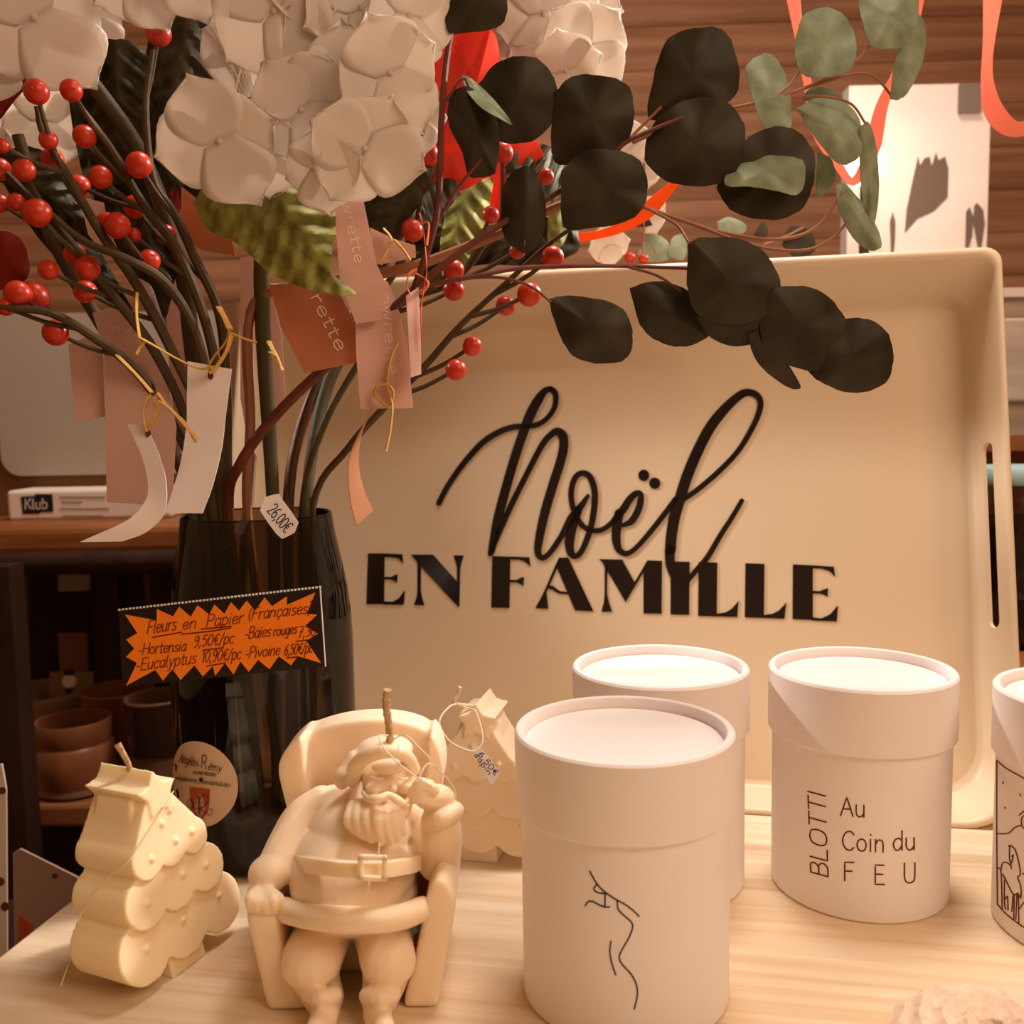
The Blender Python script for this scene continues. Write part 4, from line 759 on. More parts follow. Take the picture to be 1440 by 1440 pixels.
for ol, Y in (([(-20,80),(20,70),(72,80),(76,95),(30,130),(-10,170)], .485), ([(-20,105),(25,95),(20,120),(0,135),(-20,150)], .475), ([(-30,330),(10,325),(34,345),(40,385),(15,405),(-30,400)], .47), ([(235,290),(240,270),(250,268),(252,300),(240,320)], .50)):
    part('petal', leafm(MB(), ol, Y, (0, .2), .25, None, wav=.12), M_DULLRED, pe2)
# dried grass tuft
gt = thing('grass_tuft', 'tuft of pale bristly grass beside the hydrangea head', 'grass tuft', pt(350, 132, .462))
gm = MB()
for i in range(34):
    a = random.uniform(-1, 1); b_ = random.uniform(-.004, .004)
    gm.tube(P3([(345+a*10, 125+random.uniform(-15, 12), .452+b_), (318+a*16, 50, .452+b_), (285+a*28, -25, .455+b_)]), .00022, 4)
for p in ([(340,60,.45),(338,100,.446),(326,146,.446)], [(338,55,.45),(348,90,.446),(360,132,.446)], [(352,96,.446),(378,90,.446),(400,95,.446)], [(402,88,.445),(412,102,.444),(424,114,.444)]): gm.tube(P3(p), .0005, 5)
gt_ = part('bristles', gm, M_STRING, gt); gt_['kind'] = 'stuff'
# ---------------------------------------------------------------- berry branches
BM = None
def berry(parent, px, py, Y, rpx, seed):
    global BM
    if BM is None:
        b = MB().ball((0, 0, 0), (1, 1, .94), 20, 14).tube([V(0, 0, .93), V(0, 0, 1.02)], .10, 6); me = bpy.data.meshes.new('berry'); me.from_pydata(b.v, [], b.f); me.update(); me.polygons.foreach_set('use_smooth', [True]*len(me.polygons)); me.materials.append(M_BERRY); BM = me
    o = bpy.data.objects.new('berry', BM); COL.objects.link(o); o.parent = parent; s = rpx*Y/FPX
    o.location = tuple(pt(px, py, Y)-ORG[parent.name]); o.scale = (s, s, s); o.rotation_euler = (random.Random(seed).uniform(0, 6), random.Random(seed+9).uniform(0, 6), 0); return o
def berry_branch(label, path, fx, fy, berries, r=.0026, m=None, extra=()):
    t = thing('berry_branch', label, 'branch', bottom(fx, fy), 'red berry branches in the vase')
    q = rooted(path, fx, fy); mb = MB().tube(q, [r*.8, r, r, r*.75, r*.5], 8)
    for e in extra: mb.tube(cat(P3(e), 5), [r*.7, r*.5], 6)
    start = len(q)//3
    for i, (bx, by, br) in enumerate(berries):
        # nearest later point of the branch that lies further down
        best = min(q[start:], key=lambda p: abs(np.linalg.norm(V(*proj(p))-V(bx, by))-95)+ (0 if proj(p)[1] > by+30 else 80))
        bpx = proj(best); Yb = best[1]-.006+.004*((i*7) % 5-2)
        bp = pt(bx, by, Yb)
        mb.tube(cat([best, (best+bp)/2+V(0, 0, -.0015), bp], 4), [.0014, .0010], 6)
        berry(t, bx, by, Yb, br, i+int(bx))
    part('stem', mb, m or M_STEM, t); return t
def proj(p):
    d = np.asarray(p)-CAM; z = np.dot(d, FWD); return 720+FPX*np.dot(d, CRIGHT)/z, 720-FPX*np.dot(d, CUP)/z
berry_branch('lowest red berry branch reaching out over the white shelf board', [mouth(288,-4), (245,600,.505), (190,520,.485), (125,470,.465), (70,440,.455), (5,432,.45), (-40,425,.45)], -.03, -.01, [(78,468,18),(25,414,19),(48,418,22),(8,432,12)])
berry_branch('red berry branch leaning far left with a big berry pair', [mouth(294,-4), (262,590,.50), (215,490,.475), (150,405,.455), (90,330,.445), (30,265,.44), (-20,215,.44)], -.026, -.004, [(52,299,20),(24,284,13),(0,286,13),(34,239,16),(0,238,15),(68,380,14),(105,357,15)])
berry_branch('red berry branch rising to the upper left in front of the dark leaves', [mouth(302,-4), (288,600,.50), (245,500,.475), (195,405,.458), (140,325,.448), (100,255,.442), (62,190,.44), (52,150,.44)], -.02, -.008, [(51,129,17),(68,197,13),(74,225,16),(123,377,18),(120,410,16),(3,205,10)])
berry_branch('red berry branch bending left below the grey tag cords', [mouth(310,-4), (300,580,.495), (275,470,.475), (235,400,.455), (180,365,.445), (120,340,.44), (70,300,.44)], -.015, -.012, [(210,366,15),(165,317,18),(150,313,15)])
berry_branch('red berry branch with single berries below the top left hydrangea', [mouth(316,-4), (306,540,.495), (285,440,.475), (245,345,.462), (200,285,.455), (160,215,.45), (120,160,.448), (103,140,.448)], -.01, -.006, [(100,127,15),(119,192,16),(111,261,15),(141,249,16),(190,291,16),(188,330,10)])
berry_branch('red berry branch standing nearly upright left of the veined leaf', [mouth(322,-4), (318,540,.50), (308,440,.485), (275,365,.47), (245,300,.462), (215,250,.458), (205,150,.455), (215,70,.455)], -.006, -.01, [(195,232,18),(234,330,14),(223,47,17)])
berry_branch('red berry branch reaching right across the upper part of the tray', [mouth(440,-2), (490,630,.50), (545,568,.49), (600,512,.485), (650,455,.48), (715,395,.478), (770,345,.477), (805,320,.477)], .028, -.012, [(641,520,15),(664,487,14),(711,430,14),(744,414,17),(777,362,16)], .0019)
berry_branch('red berry branch climbing right through the eucalyptus leaves', [mouth(425,0), (455,600,.515), (505,510,.505), (560,430,.50), (640,395,.50), (690,330,.505), (735,265,.51), (765,225,.515)], .02, -.002, [(638,380,15),(638,408,15),(690,302,12),(768,248,11),(707,215,15),(728,352,12)], .0019)
berry_branch('red berry branch standing upright behind the white hydrangea', [mouth(408,0), (420,620,.51), (455,520,.50), (530,420,.49), (575,350,.485), (592,280,.487), (600,240,.49)], .012, -.008, [(580,324,16),(600,217,17)], .0019)
# ---------------------------------------------------------------- eucalyptus
def euc(label, m, tubes, leaves, fx, fy, root):
    t = thing('eucalyptus_branch', label, 'branch', bottom(fx, fy), 'paper eucalyptus branches in the vase')
    mb = MB().tube(rooted(root, fx, fy), [.0026, .0028, .0026, .0018], 8)
    for p, r in tubes: mb.tube(cat(P3(p), 6), [r, r*.7], 7)
    part('stem', mb, m, t)
    for i, (ol, Y, ti, cu, fo, mt) in enumerate(leaves):
        part('leaf', leafm(MB(), ol, Y, ti, cu, fo, wav=.05, rings=6), mt, t)
    return t
D_, G_ = M_EUC, M_EUC_LIT
root = [mouth(322,2), (338,652,.50), (390,582,.485), (470,505,.47), (545,440,.455), (583,406,.45)]
euc('red stemmed eucalyptus branch with dark round leaves crossing the tray', M_STEMR,
    [([(583,406,.45),(605,340,.448),(617,280,.447),(622,150,.445),(634,50,.445),(660,-20,.445)], .0018), ([(586,404,.45),(640,360,.45),(700,318,.452),(760,285,.455),(800,262,.456)], .0019), ([(588,404,.45),(660,390,.45),(740,376,.455),(830,374,.46),(905,375,.465),(985,378,.468)], .0012), ([(640,392,.45),(700,390,.452),(745,402,.456),(775,425,.458)], .0008), ([(880,374,.462),(925,388,.464),(958,410,.466)], .0008), ([(606,330,.448),(640,270,.45),(680,220,.452)], .0010), ([(760,285,.455),(740,330,.453),(737,345,.452)], .0008), ([(800,262,.456),(840,240,.455),(880,200,.456),(960,165,.458)], .0014), ([(622,150,.446),(650,110,.448),(660,125,.45)], .0008)],
    [([(625,0),(640,-30),(700,-30),(713,0),(705,35),(660,45),(630,44)], .44, (0,.1), .1, None, D_),
     ([(672,118),(700,88),(735,78),(765,90),(785,125),(780,165),(755,195),(715,201),(690,190),(674,160)], .452, (.05,.1), .15, None, D_),
     ([(632,130),(660,122),(690,150),(703,190),(698,235),(690,247),(660,247),(650,215),(630,170)], .449, (.1,.1), .15, None, D_),
     ([(650,104),(665,112),(685,130),(705,152),(720,175),(700,165),(675,150),(655,125)], .447, (.2,-.8), .0, None, G_),
     ([(780,128),(805,108),(840,105),(880,118),(892,150),(886,190),(862,222),(825,230),(780,228),(776,180)], .453, (.05,.1), .15, None, D_),
     ([(706,265),(722,240),(745,235),(762,260),(768,310),(755,345),(735,355),(710,335),(705,300)], .449, (.1,.1), .15, ((745,235),(735,352),.2), D_),
     ([(790,240),(815,215),(860,210),(895,222),(911,255),(905,290),(880,312),(830,320),(792,318)], .447, (.05,.15), .15, ((900,225),(820,315),-.15), D_),
     ([(770,420),(800,416),(850,422),(880,440),(890,472),(880,505),(845,511),(805,500),(785,465)], .462, (.05,.1), .15, ((775,420),(885,495),.12), D_),
     ([(885,405),(925,395),(960,405),(995,430),(998,470),(965,487),(925,480),(900,455)], .467, (.1,.1), .12, ((888,405),(990,470),.15), D_),
     ([(968,345),(985,334),(1040,336),(1080,360),(1098,400),(1092,430),(1060,452),(1010,455),(980,440),(966,400)], .455, (.05,.1), .15, None, D_),
     ([(1075,420),(1100,402),(1150,408),(1185,440),(1192,475),(1170,515),(1130,520),(1085,500),(1068,460)], .460, (.1,.15), .12, ((1090,405),(1165,515),.15), D_),
     ([(1145,490),(1175,455),(1215,447),(1245,465),(1257,500),(1245,538),(1205,553),(1160,540),(1136,520)], .464, (.1,.1), .15, ((1240,465),(1160,535),.15), D_),
     ([(980,446),(1030,440),(1075,448),(1068,478),(1035,487),(1000,475)], .462, (.1,.3), .1, None, D_),
     ([(1052,470),(1075,465),(1100,500),(1126,543),(1110,545),(1080,525),(1060,500)], .465, (.3,.1), .0, ((1055,470),(1122,545),.4), D_)], .0, -.014, root)
euc('eucalyptus branch with pale green leaves lit from behind at the upper right', M_STEMP,
    [([(880,282,.47),(960,310,.475),(1030,330,.48),(1100,336,.485),(1150,318,.49),(1185,270,.49)], .0011), ([(960,310,.475),(1060,345,.48),(1130,352,.485),(1170,335,.49),(1192,312,.49)], .0010), ([(890,200,.46),(970,165,.465),(1060,145,.475),(1110,132,.48),(1165,108,.485),(1205,85,.485),(1222,65,.485)], .0010), ([(1110,132,.48),(1160,115,.485),(1205,103,.487),(1232,110,.488),(1256,138,.49)], .0008), ([(1105,138,.48),(1150,135,.484),(1195,145,.486),(1218,175,.488)], .0008), ([(1085,140,.478),(1110,120,.48),(1128,95,.482)], .0008), ([(905,290,.47),(950,315,.472),(968,340,.465)], .0009), ([(880,200,.46),(900,180,.462),(930,150,.462)], .0009)],
    [([(912,140),(925,85),(945,50),(985,38),(1020,45),(1036,80),(1038,125),(1015,150),(960,165),(915,168)], .462, (.05,.1), .15, None, D_),
     ([(905,225),(915,180),(945,150),(985,137),(1020,142),(1046,175),(1046,220),(1020,255),(975,262),(930,250)], .458, (.05,.1), .15, None, D_),
     ([(1048,95),(1062,80),(1085,77),(1105,105),(1113,150),(1110,182),(1080,184),(1062,150)], .478, (.2,-.4), .15, ((1075,77),(1095,184),-.2), G_),
     ([(1118,55),(1130,22),(1165,10),(1192,28),(1205,65),(1195,98),(1165,108),(1130,105),(1120,85)], .482, (.1,-.4), .15, ((1195,30),(1135,105),-.2), G_),
     ([(1207,0),(1215,-30),(1280,-30),(1292,10),(1278,60),(1255,68),(1228,66),(1215,40)], .485, (.1,-.4), .15, ((1280,-20),(1230,66),.25), G_),
     ([(1252,138),(1258,90),(1275,45),(1290,20),(1302,38),(1298,85),(1280,125),(1265,140)], .489, (.4,-.2), .0, ((1292,25),(1256,138),.4), G_),
     ([(1120,152),(1150,138),(1180,140),(1205,160),(1214,195),(1205,225),(1180,230),(1155,205),(1135,175)], .484, (.2,-.2), .1, ((1122,150),(1205,225),.2), G_),
     ([(1008,262),(1040,205),(1075,182),(1115,180),(1142,210),(1146,250),(1130,290),(1095,309),(1050,304),(1022,290)], .470, (.1,.1), .1, None, D_),
     ([(1040,215),(1060,195),(1110,205),(1132,235),(1125,272),(1090,268),(1055,262),(1018,258)], .4665, (.1,-.6), .25, ((1040,215),(1125,270),-.3), G_),
     ([(1208,180),(1222,172),(1234,215),(1236,270),(1230,312),(1218,300),(1210,250)], .49, (.4,.1), .0, ((1218,172),(1228,310),.4), G_),
     ([(1175,262),(1188,258),(1212,285),(1230,312),(1240,345),(1225,352),(1200,335),(1180,295)], .49, (.3,-.2), .0, ((1178,262),(1235,350),.4), G_),
     ([(1150,215),(1168,222),(1175,250),(1158,275),(1148,268)], .50, (.1,.1), .1, None, G_),
     ([(1126,140),(1140,124),(1165,124),(1185,140),(1160,146)], .50, (.1,.1), .1, None, G_)], .006, .004, [mouth(348,4), (352,600,.51), (352,440,.50), (420,400,.49), (560,380,.475), (700,330,.468), (800,285,.466), (885,285,.470)])
# ---------------------------------------------------------------- paper tags, vellum strips and cords
def strip_tag(name, label, cat_, edgesL, edgesR, m, group=None, th=.0004, nv=5, k=6):
    L = cat([V(*p) for p in edgesL], k); R = cat([V(*p) for p in edgesR], k); rows = []
    for a, b in zip(L, R):
        rows.append([pt(*(a+(b-a)*j/(nv-1))) for j in range(nv)])
    t = thing(name, label, cat_, np.mean([rows[0][0], rows[0][-1]], axis=0), group)
    part('sheet', MB().sheet(rows, th), m, t); return t
def raffia(parent, paths, r=.0017, m=None, name='raffia_tie', label=None):
    mb = MB()
    for p in paths: mb.tube(cat(P3(p), 6), [r, r*.8, r], 8, flat=.35)
    part(name, mb, m or M_RAFFIA, parent, label)
def ink(parent, sts, fn, m, name='printed_text'): part(name, strokes(MB(), sts, fn), m, parent, smooth=False)
t = strip_tag('paper_tag', 'white paper tag curling to the left on a yellow raffia tie', 'tag', [(179,596,.438),(199,640,.434),(208,678,.432),(204,705,.430),(178,732,.427),(113,762,.424)], [(206,599,.436),(224,640,.432),(234,680,.430),(231,722,.430),(206,748,.430),(172,761,.430)], M_TAGW, 'white paper tags')
raffia(t, [[(207,606,.434),(202,585,.432),(205,565,.434),(212,556,.436)], [(210,600,.434),(220,580,.431),(219,560,.433)], [(219,560,.430),(240,575,.428),(262,600,.427),(278,618,.427)], [(214,552,.434),(190,525,.436),(165,500,.44)], [(222,553,.43),(238,575,.43),(258,592,.43),(276,622,.43)]])
part('eyelet', MB().prism([pt(208+4*math.cos(a), 610+6*math.sin(a), 0.4345) for a in np.linspace(0, 2*math.pi, 16, endpoint=False)], V(0, .0003, 0)), M_BROWNINK, t, smooth=False)
t = strip_tag('paper_tag', 'straight white paper tag hanging in front of the flower stems', 'tag', [(264,508,.446),(263,560,.445),(262,600,.445),(253,655,.444),(233,721,.442)], [(326,519,.444),(318,580,.443),(312,630,.443),(300,680,.442),(285,722,.442)], M_TAGW, 'white paper tags')
raffia(t, [[(297,525,.440),(294,515,.439),(302,500,.438),(318,480,.437),(322,462,.44)], [(299,524,.440),(318,495,.437),(326,470,.437)], [(324,468,.437),(340,475,.438),(361,482,.44)], [(298,516,.438),(280,518,.438),(250,505,.439),(215,485,.442),(197,475,.445)], [(205,478,.444),(196,490,.444),(192,498,.444)], [(324,463,.438),(315,445,.442),(308,432,.446)], [(196,474,.445),(192,440,.447),(193,412,.449)]])
part('eyelet', MB().prism([pt(296+4*math.cos(a), 528+6*math.sin(a), 0.4440) for a in np.linspace(0, 2*math.pi, 16, endpoint=False)], V(0, .0003, 0)), M_BROWNINK, t, smooth=False)
def glyphs(s, a, b, cap, w, up): return text(s, a, b, cap, w, up=up)
M_EMB = mat('embossed_white', (.93, .74, .64), .6, .2)
def vel(label, poly, Y, m, words=(), tilt=(0, 0), th=.0004, group='pink vellum strips'):
    c = np.mean(poly, axis=0); P0 = pt(c[0], c[1], Y); n = nrm(V(tilt[0], -1, tilt[1]))
    t = thing('vellum_strip', label, 'paper strip', onplane(*poly[0], P0, n), group)
    part('sheet', MB().prism([onplane(a, b, P0, n) for a, b in poly], -n*th), m, t, smooth=False)
    sts = []
    for wd in words: sts += text(*wd)
    if sts: ink(t, sts, lambda x, y: onplane(x, y, P0, n)+n*.00025, M_EMB, 'embossed_text')
    return t
vel('pale pink vellum strip printed wrette hanging below the hydrangea', [(470,268),(507,262),(520,325),(530,372),(545,405),(535,450),(500,455),(478,395),(473,330)], .447, M_VEL, [('wrette', (481,284), (500,374), 15, 1.7, (.97, -.22))], (.1, 0))
vel('long pink vellum strip reaching down in front of the tray', [(498,400),(545,395),(562,440),(574,500),(581,574),(507,575),(501,500)], .452, M_VEL, [('owrette', (536,412), (546,530), 16, 1.7, (.99, -.1))], (.05, 0))
vel('rust pink vellum sheet beside the veined leaf', [(378,400),(470,398),(492,440),(519,506),(428,525),(396,462)], .458, M_VELR, [('rette', (437,418), (476,498), 18, 1.7, (.90, -.43))], (-.05, 0))
vel('rust red vellum sheet behind the berry stems', [(255,262),(290,290),(325,335),(332,360),(285,352),(254,335)], .475, M_VELR, [], (0, 0))
vel('broad pink vellum sheet hanging behind the curled white tag', [(146,476),(190,470),(232,520),(248,600),(243,700),(232,712),(150,706)], .492, M_VEL, [], (.1, 0))
vel('small pink vellum strip at the left in front of the white board', [(96,485),(130,470),(145,500),(148,586),(106,593)], .495, M_VEL, [], (.2, 0))
vel('narrow pink vellum strip left of the thick flower stem', [(232,405),(262,402),(268,500),(268,620),(250,640),(238,520)], .515, M_VEL, [], (.1, 0))
vel('narrow pink vellum strip between the green stems', [(338,362),(357,360),(356,560),(345,600),(338,560)], .52, M_VEL, [], (.1, 0))
vel('slim pink vellum strip right of the thick green stem', [(380,400),(396,470),(402,560),(392,575),(376,540)], .515, M_VEL, [], (.1, 0))
vel('short pink vellum strip among the red berries', [(112,276),(146,285),(158,364),(141,350),(124,330)], .50, M_VEL, [], (.1, 0))
vel('pink vellum piece near the yellow knot behind the berries', [(520,320),(560,338),(584,345),(585,362),(545,370),(528,372)], .462, M_VEL, [], (.1, 0))
vel('creased pink vellum piece under the lower left berries', [(130,440),(165,430),(205,470),(190,500),(150,505)], .50, M_VEL, [('rette', (150,462), (186,470), 8, 1.2, (0, -1)), ('lowr', (152,478), (182,486), 8, 1.2, (0, -1))], (.1, 0))
t = strip_tag('paper_tag', 'narrow pale tag edge-on beside the orange cord', 'tag', [(571,416,.440),(574,470,.440),(577,531,.440)], [(588,404,.446),(591,460,.446),(592,526,.446)], M_VEL, 'pale tags')
raffia(t, [[(577,415,.44),(572,400,.439),(576,385,.441),(586,380,.446)], [(590,300,.445),(596,330,.444),(600,380,.442),(596,405,.441),(592,440,.441),(594,485,.441)], [(586,385,.444),(598,392,.442),(602,400,.441),(592,415,.441)], [(592,316,.445),(603,314,.444),(600,345,.443)]], .0011, M_CORD, 'cord', 'orange cord')
t = strip_tag('paper_tag', 'twisted tan tag hanging in front of the cream tray', 'tag', [(541,540,.455),(515,590,.452),(491,645,.450),(492,700,.449),(501,739,.448)], [(546,542,.459),(512,600,.462),(504,650,.462),(512,690,.460),(525,718,.460)], paper('tan_paper', (.50, .24, .13), .2), 'pale tags')
raffia(t, [[(559,482,.45),(550,505,.449),(545,540,.449),(552,570,.448),(549,605,.448),(543,634,.449)], [(545,540,.449),(530,543,.448),(528,558,.448),(545,572,.448)], [(548,542,.449),(554,552,.449),(550,570,.449)]])
kn = thing('raffia_knot', 'yellow raffia knot tied round the stems behind the pink strips', 'tie', pt(545, 345, .46))
raffia(kn, [[(535,372,.456),(545,350,.455),(550,335,.455),(540,322,.456)], [(555,338,.456),(568,352,.456),(577,366,.457)], [(525,392,.456),(530,400,.454),(533,410,.455)]], .0017, name='strand')
kn2 = thing('raffia_knot', 'short yellow raffia knot tied to the thick green stem', 'tie', pt(385, 490, .49))
raffia(kn2, [[(380,495,.494),(388,500,.488),(394,515,.488),(396,521,.488)], [(378,480,.498),(384,492,.492),(390,505,.489)]], .0014, name='strand')
# ---------------------------------------------------------------- hanging ribbons
def ribbon(label, path, w, m, group='satin ribbons behind the tray'):
    """path (px,py,Y); ribbon width w px, turning"""
    Q = cat([V(*p) for p in path], 8); rows = []
    for i, q in enumerate(Q):
        d = Q[min(i+1, len(Q)-1)]-Q[max(i-1, 0)]; n = nrm(V(-d[1], d[0])); ww = w*(.75+.25*math.cos(i*.25))
        rows.append([pt(q[0]+n[0]*ww*u, q[1]+n[1]*ww*u, q[2]+.004*u) for u in (-.5, -.25, 0, .25, .5)])
    return solo('satin_ribbon', MB().sheet(rows, .0005), m, label, 'ribbon', rows[0][2], group)
ribbon('coral ribbon hanging behind the pale green leaves and looping upwards', [(1110,-40,.60),(1122,40,.60),(1138,130,.60),(1150,180,.60),(1175,225,.60),(1200,255,.60),(1225,215,.60),(1240,150,.60),(1265,90,.60),(1285,20,.60),(1292,-40,.60)], 21, M_RIB)
ribbon('coral ribbon looping at the top right corner', [(1400,-40,.62),(1392,40,.62),(1388,110,.62),(1400,160,.62),(1432,182,.62),(1480,160,.62)], 30, M_RIB)
ribbon('orange ribbon curling behind the round leaves above the tray edge', [(770,340,.605),(810,335,.60),(860,325,.60),(905,300,.60),(935,272,.60),(960,245,.60),(985,215,.60)], 22, M_RIBO)
ribbon('orange ribbon strand showing between the dark leaves', [(690,300,.60),(712,270,.60),(735,240,.60),(775,225,.60),(800,250,.60),(815,290,.60)], 22, M_RIBO)
# ---------------------------------------------------------------- second bunch behind the tray
TBY = .70
b2 = thing('paper_bouquet', 'small paper bunch with berries peeping over the tray edge', 'bouquet', V(.0945, .755, -.76))
for i, f in enumerate([(905,232,TBY,30,0,0,0), (912,300,TBY,28,30,0,0), (855,345,TBY-.01,30,10,0,0), (890,200,TBY,30,0,0,0)]): floret(b2, *f, kind=i)
sm_ = MB()
for x, y, xb in ((858,343,850), (842,364,850), (886,362,880), (905,364,885)): 
    sm_.tube(cat(P3([(xb,420,TBY), (x-4,385,TBY), (x,y,TBY)]), 5), .0007, 6); berry(b2, x, y, TBY, 7.5, x)
for ol, mt in (([(898,358),(905,335),(925,330),(942,345),(938,365),(910,368)], G_), ([(940,360),(945,335),(962,330),(966,350),(960,366)], G_), ([(1008,312),(1025,305),(1048,315),(1045,328),(1015,330)], G_), ([(1060,330),(1072,312),(1080,325),(1072,340)], D_), ([(1100,345),(1112,318),(1140,325),(1146,352),(1120,362)], D_), ([(868,300),(900,290),(930,300),(925,315),(890,318)], D_)):
    part('leaf', leafm(MB(), ol, TBY, (.1,-.3), .1), mt, b2)
sm_.tube(cat(P3([(930,430,TBY),(925,380,TBY),(920,350,TBY)]), 4), .001, 6); sm_.tube(cat(P3([(1000,430,TBY),(1020,370,TBY),(1100,335,TBY),(1130,320,TBY)]), 5), .001, 6); sm_.tube(cat(P3([(900,430,TBY),(905,320,TBY),(905,200,TBY)]), 5), .001, 6)
for x, y in ((.085, .72), (.098, .73), (.108, .725)): sm_.tube(cat([V(x, y+.02, .05), V(x, y+.01, .17), pt(900+(x-.095)*900, 430, TBY)], 4), .0012, 6)
part('stem', sm_, M_STEMP, b2)
part('floor_vase', MB().lathe([(.050, -.76), (.058, -.74), (.062, -.3), (.055, .10), (.048, .18), (.046, .18), (.050, .10), (.055, -.3), (.01, -.70)], (.0945, .755, 0), 40, True, False), M_TERRA, b2)
# ---------------------------------------------------------------- left shelf unit
SY = .86
def px_x(px, Y): return (px-720)/FPX*Y
def zz(py, Y, px=100): return float(pt(px, py, Y)[2])
xl, xr = px_x(-420, SY), px_x(330, SY)
sh = thing('wooden_shelf', 'dark wooden shelf unit standing behind the vase at the left', 'shelf', ((xl+xr)/2, SY+.12, -.76))
zt = zz(738, SY); zb = zz(782, SY)
fb = part('shelf_board', MB().box((xl, SY, zb), (xr, SY+.26, zt)), M_SHELF, sh, smooth=False); freeze(fb, [('BEVEL', dict(width=.008, segments=3))])
zr = zz(806, SY); rl = part('front_rail', MB().tube([V(xl, SY+.006, zb-.006), V(xr, SY+.006, zb-.006)], .012, 16), M_DARKW, sh)
zl = zz(1120, SY); zl2 = zz(1152, SY)
lb = part('shelf_board', MB().box((xl, SY-.02, zl2), (xr, SY+.26, zl)), M_SHELF, sh, smooth=False); freeze(lb, [('BEVEL', dict(width=.004, segments=2))])
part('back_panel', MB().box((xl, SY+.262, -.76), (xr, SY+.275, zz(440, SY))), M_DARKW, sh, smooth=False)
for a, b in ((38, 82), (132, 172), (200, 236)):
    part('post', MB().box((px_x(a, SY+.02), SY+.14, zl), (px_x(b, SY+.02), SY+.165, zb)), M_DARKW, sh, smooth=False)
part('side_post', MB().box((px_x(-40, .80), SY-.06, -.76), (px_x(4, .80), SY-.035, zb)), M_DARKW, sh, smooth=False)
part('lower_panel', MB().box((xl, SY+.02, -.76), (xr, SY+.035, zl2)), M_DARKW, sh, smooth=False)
BY = SY+.05
def bx(a, b, c, d, Y, th): 
    p, q = pt(a, d, Y), pt(b, c, Y); return (p[0], Y, p[2]), (q[0], Y+th, q[2])
bd2 = thing('display_board', 'large pale grey board in a brown frame standing on the shelf', 'board', pt(70, 738, BY+.05))
lo, hi = bx(-130, 330, 425, 738, BY+.05, .012); part('frame_panel', MB().box((lo[0], lo[1], zt), hi), mat('brown_board', (.17, .075, .03), .6, .2), bd2, smooth=False)
pan = [tuple(p) for p in rrect(0, 1, 0, 1, .001, .001)]
A = rrect(px_x(4, BY+.045), px_x(330, BY+.045), zz(668, BY+.045), zz(440, BY+.045), .012, .020)
part('pale_panel', MB().prism([V(a, BY+.045, b) for a, b in A], V(0, .004, 0)), M_GREYB, bd2, smooth=False)
ons2 = lambda Y: (lambda x, y: onplane(x, y, V(0, Y, 0), V(0, 1, 0)))
kb = thing('label_box', 'flat white box with a dark rectangular logo lying on the shelf', 'box', pt(110, 738, BY))
p0, p1 = pt(12, 740, BY), pt(240, 686, BY)
o = part('carton', MB().box((p0[0], BY, zt), (p1[0], BY+.05, p1[2])), M_WHITE, kb, smooth=False); freeze(o, [('BEVEL', dict(width=.003, segments=2))])
lg = MB().prism([ons2(BY-.0005)(*p) for p in crop([(175,350),(295,345),(297,328),(440,330),(450,478),(335,485),(330,497),(190,497)], 0, 640, 6)], V(0, .0005, 0))
part('logo_block', lg, mat('navy', (.012, .010, .016), .6, .2), kb, smooth=False)
part('logo_text', strokes(MB(), text('Klub', crop([(210,455)], 0, 640, 6)[0], crop([(410,450)], 0, 640, 6)[0], 14, 1.6, up=(0, -1)), ons2(BY-.0008)), M_WHITE, kb, smooth=False)
fine = MB()
for y0, x0, x1 in ((357,505,880), (400,525,685), (455,510,915), (515,525,865), (543,195,395)):
    a, b = crop([(x0, y0), (x1, y0)], 0, 640, 6); x = a[0]; rnd = random.Random(y0); fs = []
    while x < b[0]:
        d = rnd.uniform(2, 6); fs.append(([(x, a[1]), (min(x+d, b[0]), a[1])], 2.2)); x += d+1.6
    strokes(fine, fs, ons2(BY-.0006))
part('fine_print', fine, mat('faded_print', (.30, .19, .12), .7, .1), kb, smooth=False)
# pots
PZ = zl
def pot(label, px, py_top, wpx, Y, prof, m, bands=(), z0=PZ):
    x = px_x(px, Y); t = thing('clay_pot', label, 'pot', (x, Y, z0), 'clay pots on the lower shelf'); r = wpx/2*Y/FPX; h = zz(py_top, Y, px)-z0
    part('pot_body', MB().lathe([(a*r, b*h) for a, b in prof], (x, Y, z0), 40, True, False), m, t)
    for b0, b1, rr, mm in bands: part('glaze_band', MB().lathe([(rr*r, b0*h), (rr*r*1.005, (b0+b1)/2*h), (rr*r, b1*h)], (x, Y, z0), 40, False, False), mm, t)
    return t
mug = [(.80, 0), (.90, .02), (.98, .15), (1, .40), (.97, .62), (.88, .68), (.90, .74), (.93, .97), (.90, 1), (.85, .98), (.84, .70), (.86, .1), (0.01, .06)]
pot('wide brown clay pot at the front of the lower shelf', 82, 1010, 112, .88, mug, M_TERRA, [(.05, .2, .965, M_BAND)])
cyl = [(.80, 0), (.90, .02), (.93, .3), (.95, .95), (1, .98), (.97, 1), (.88, .98), (.86, .1), (.01, .06)]
pot('tall reddish clay pot behind the wide brown one', 148, 968, 100, .95, cyl, M_TERRA)
pot('clay pot with a black upper half beside the vase', 205, 978, 92, .88, cyl, mat('brown_clay', (.17, .08, .04), .5, .3), [(.42, .95, .965, M_DKGLAZE)])
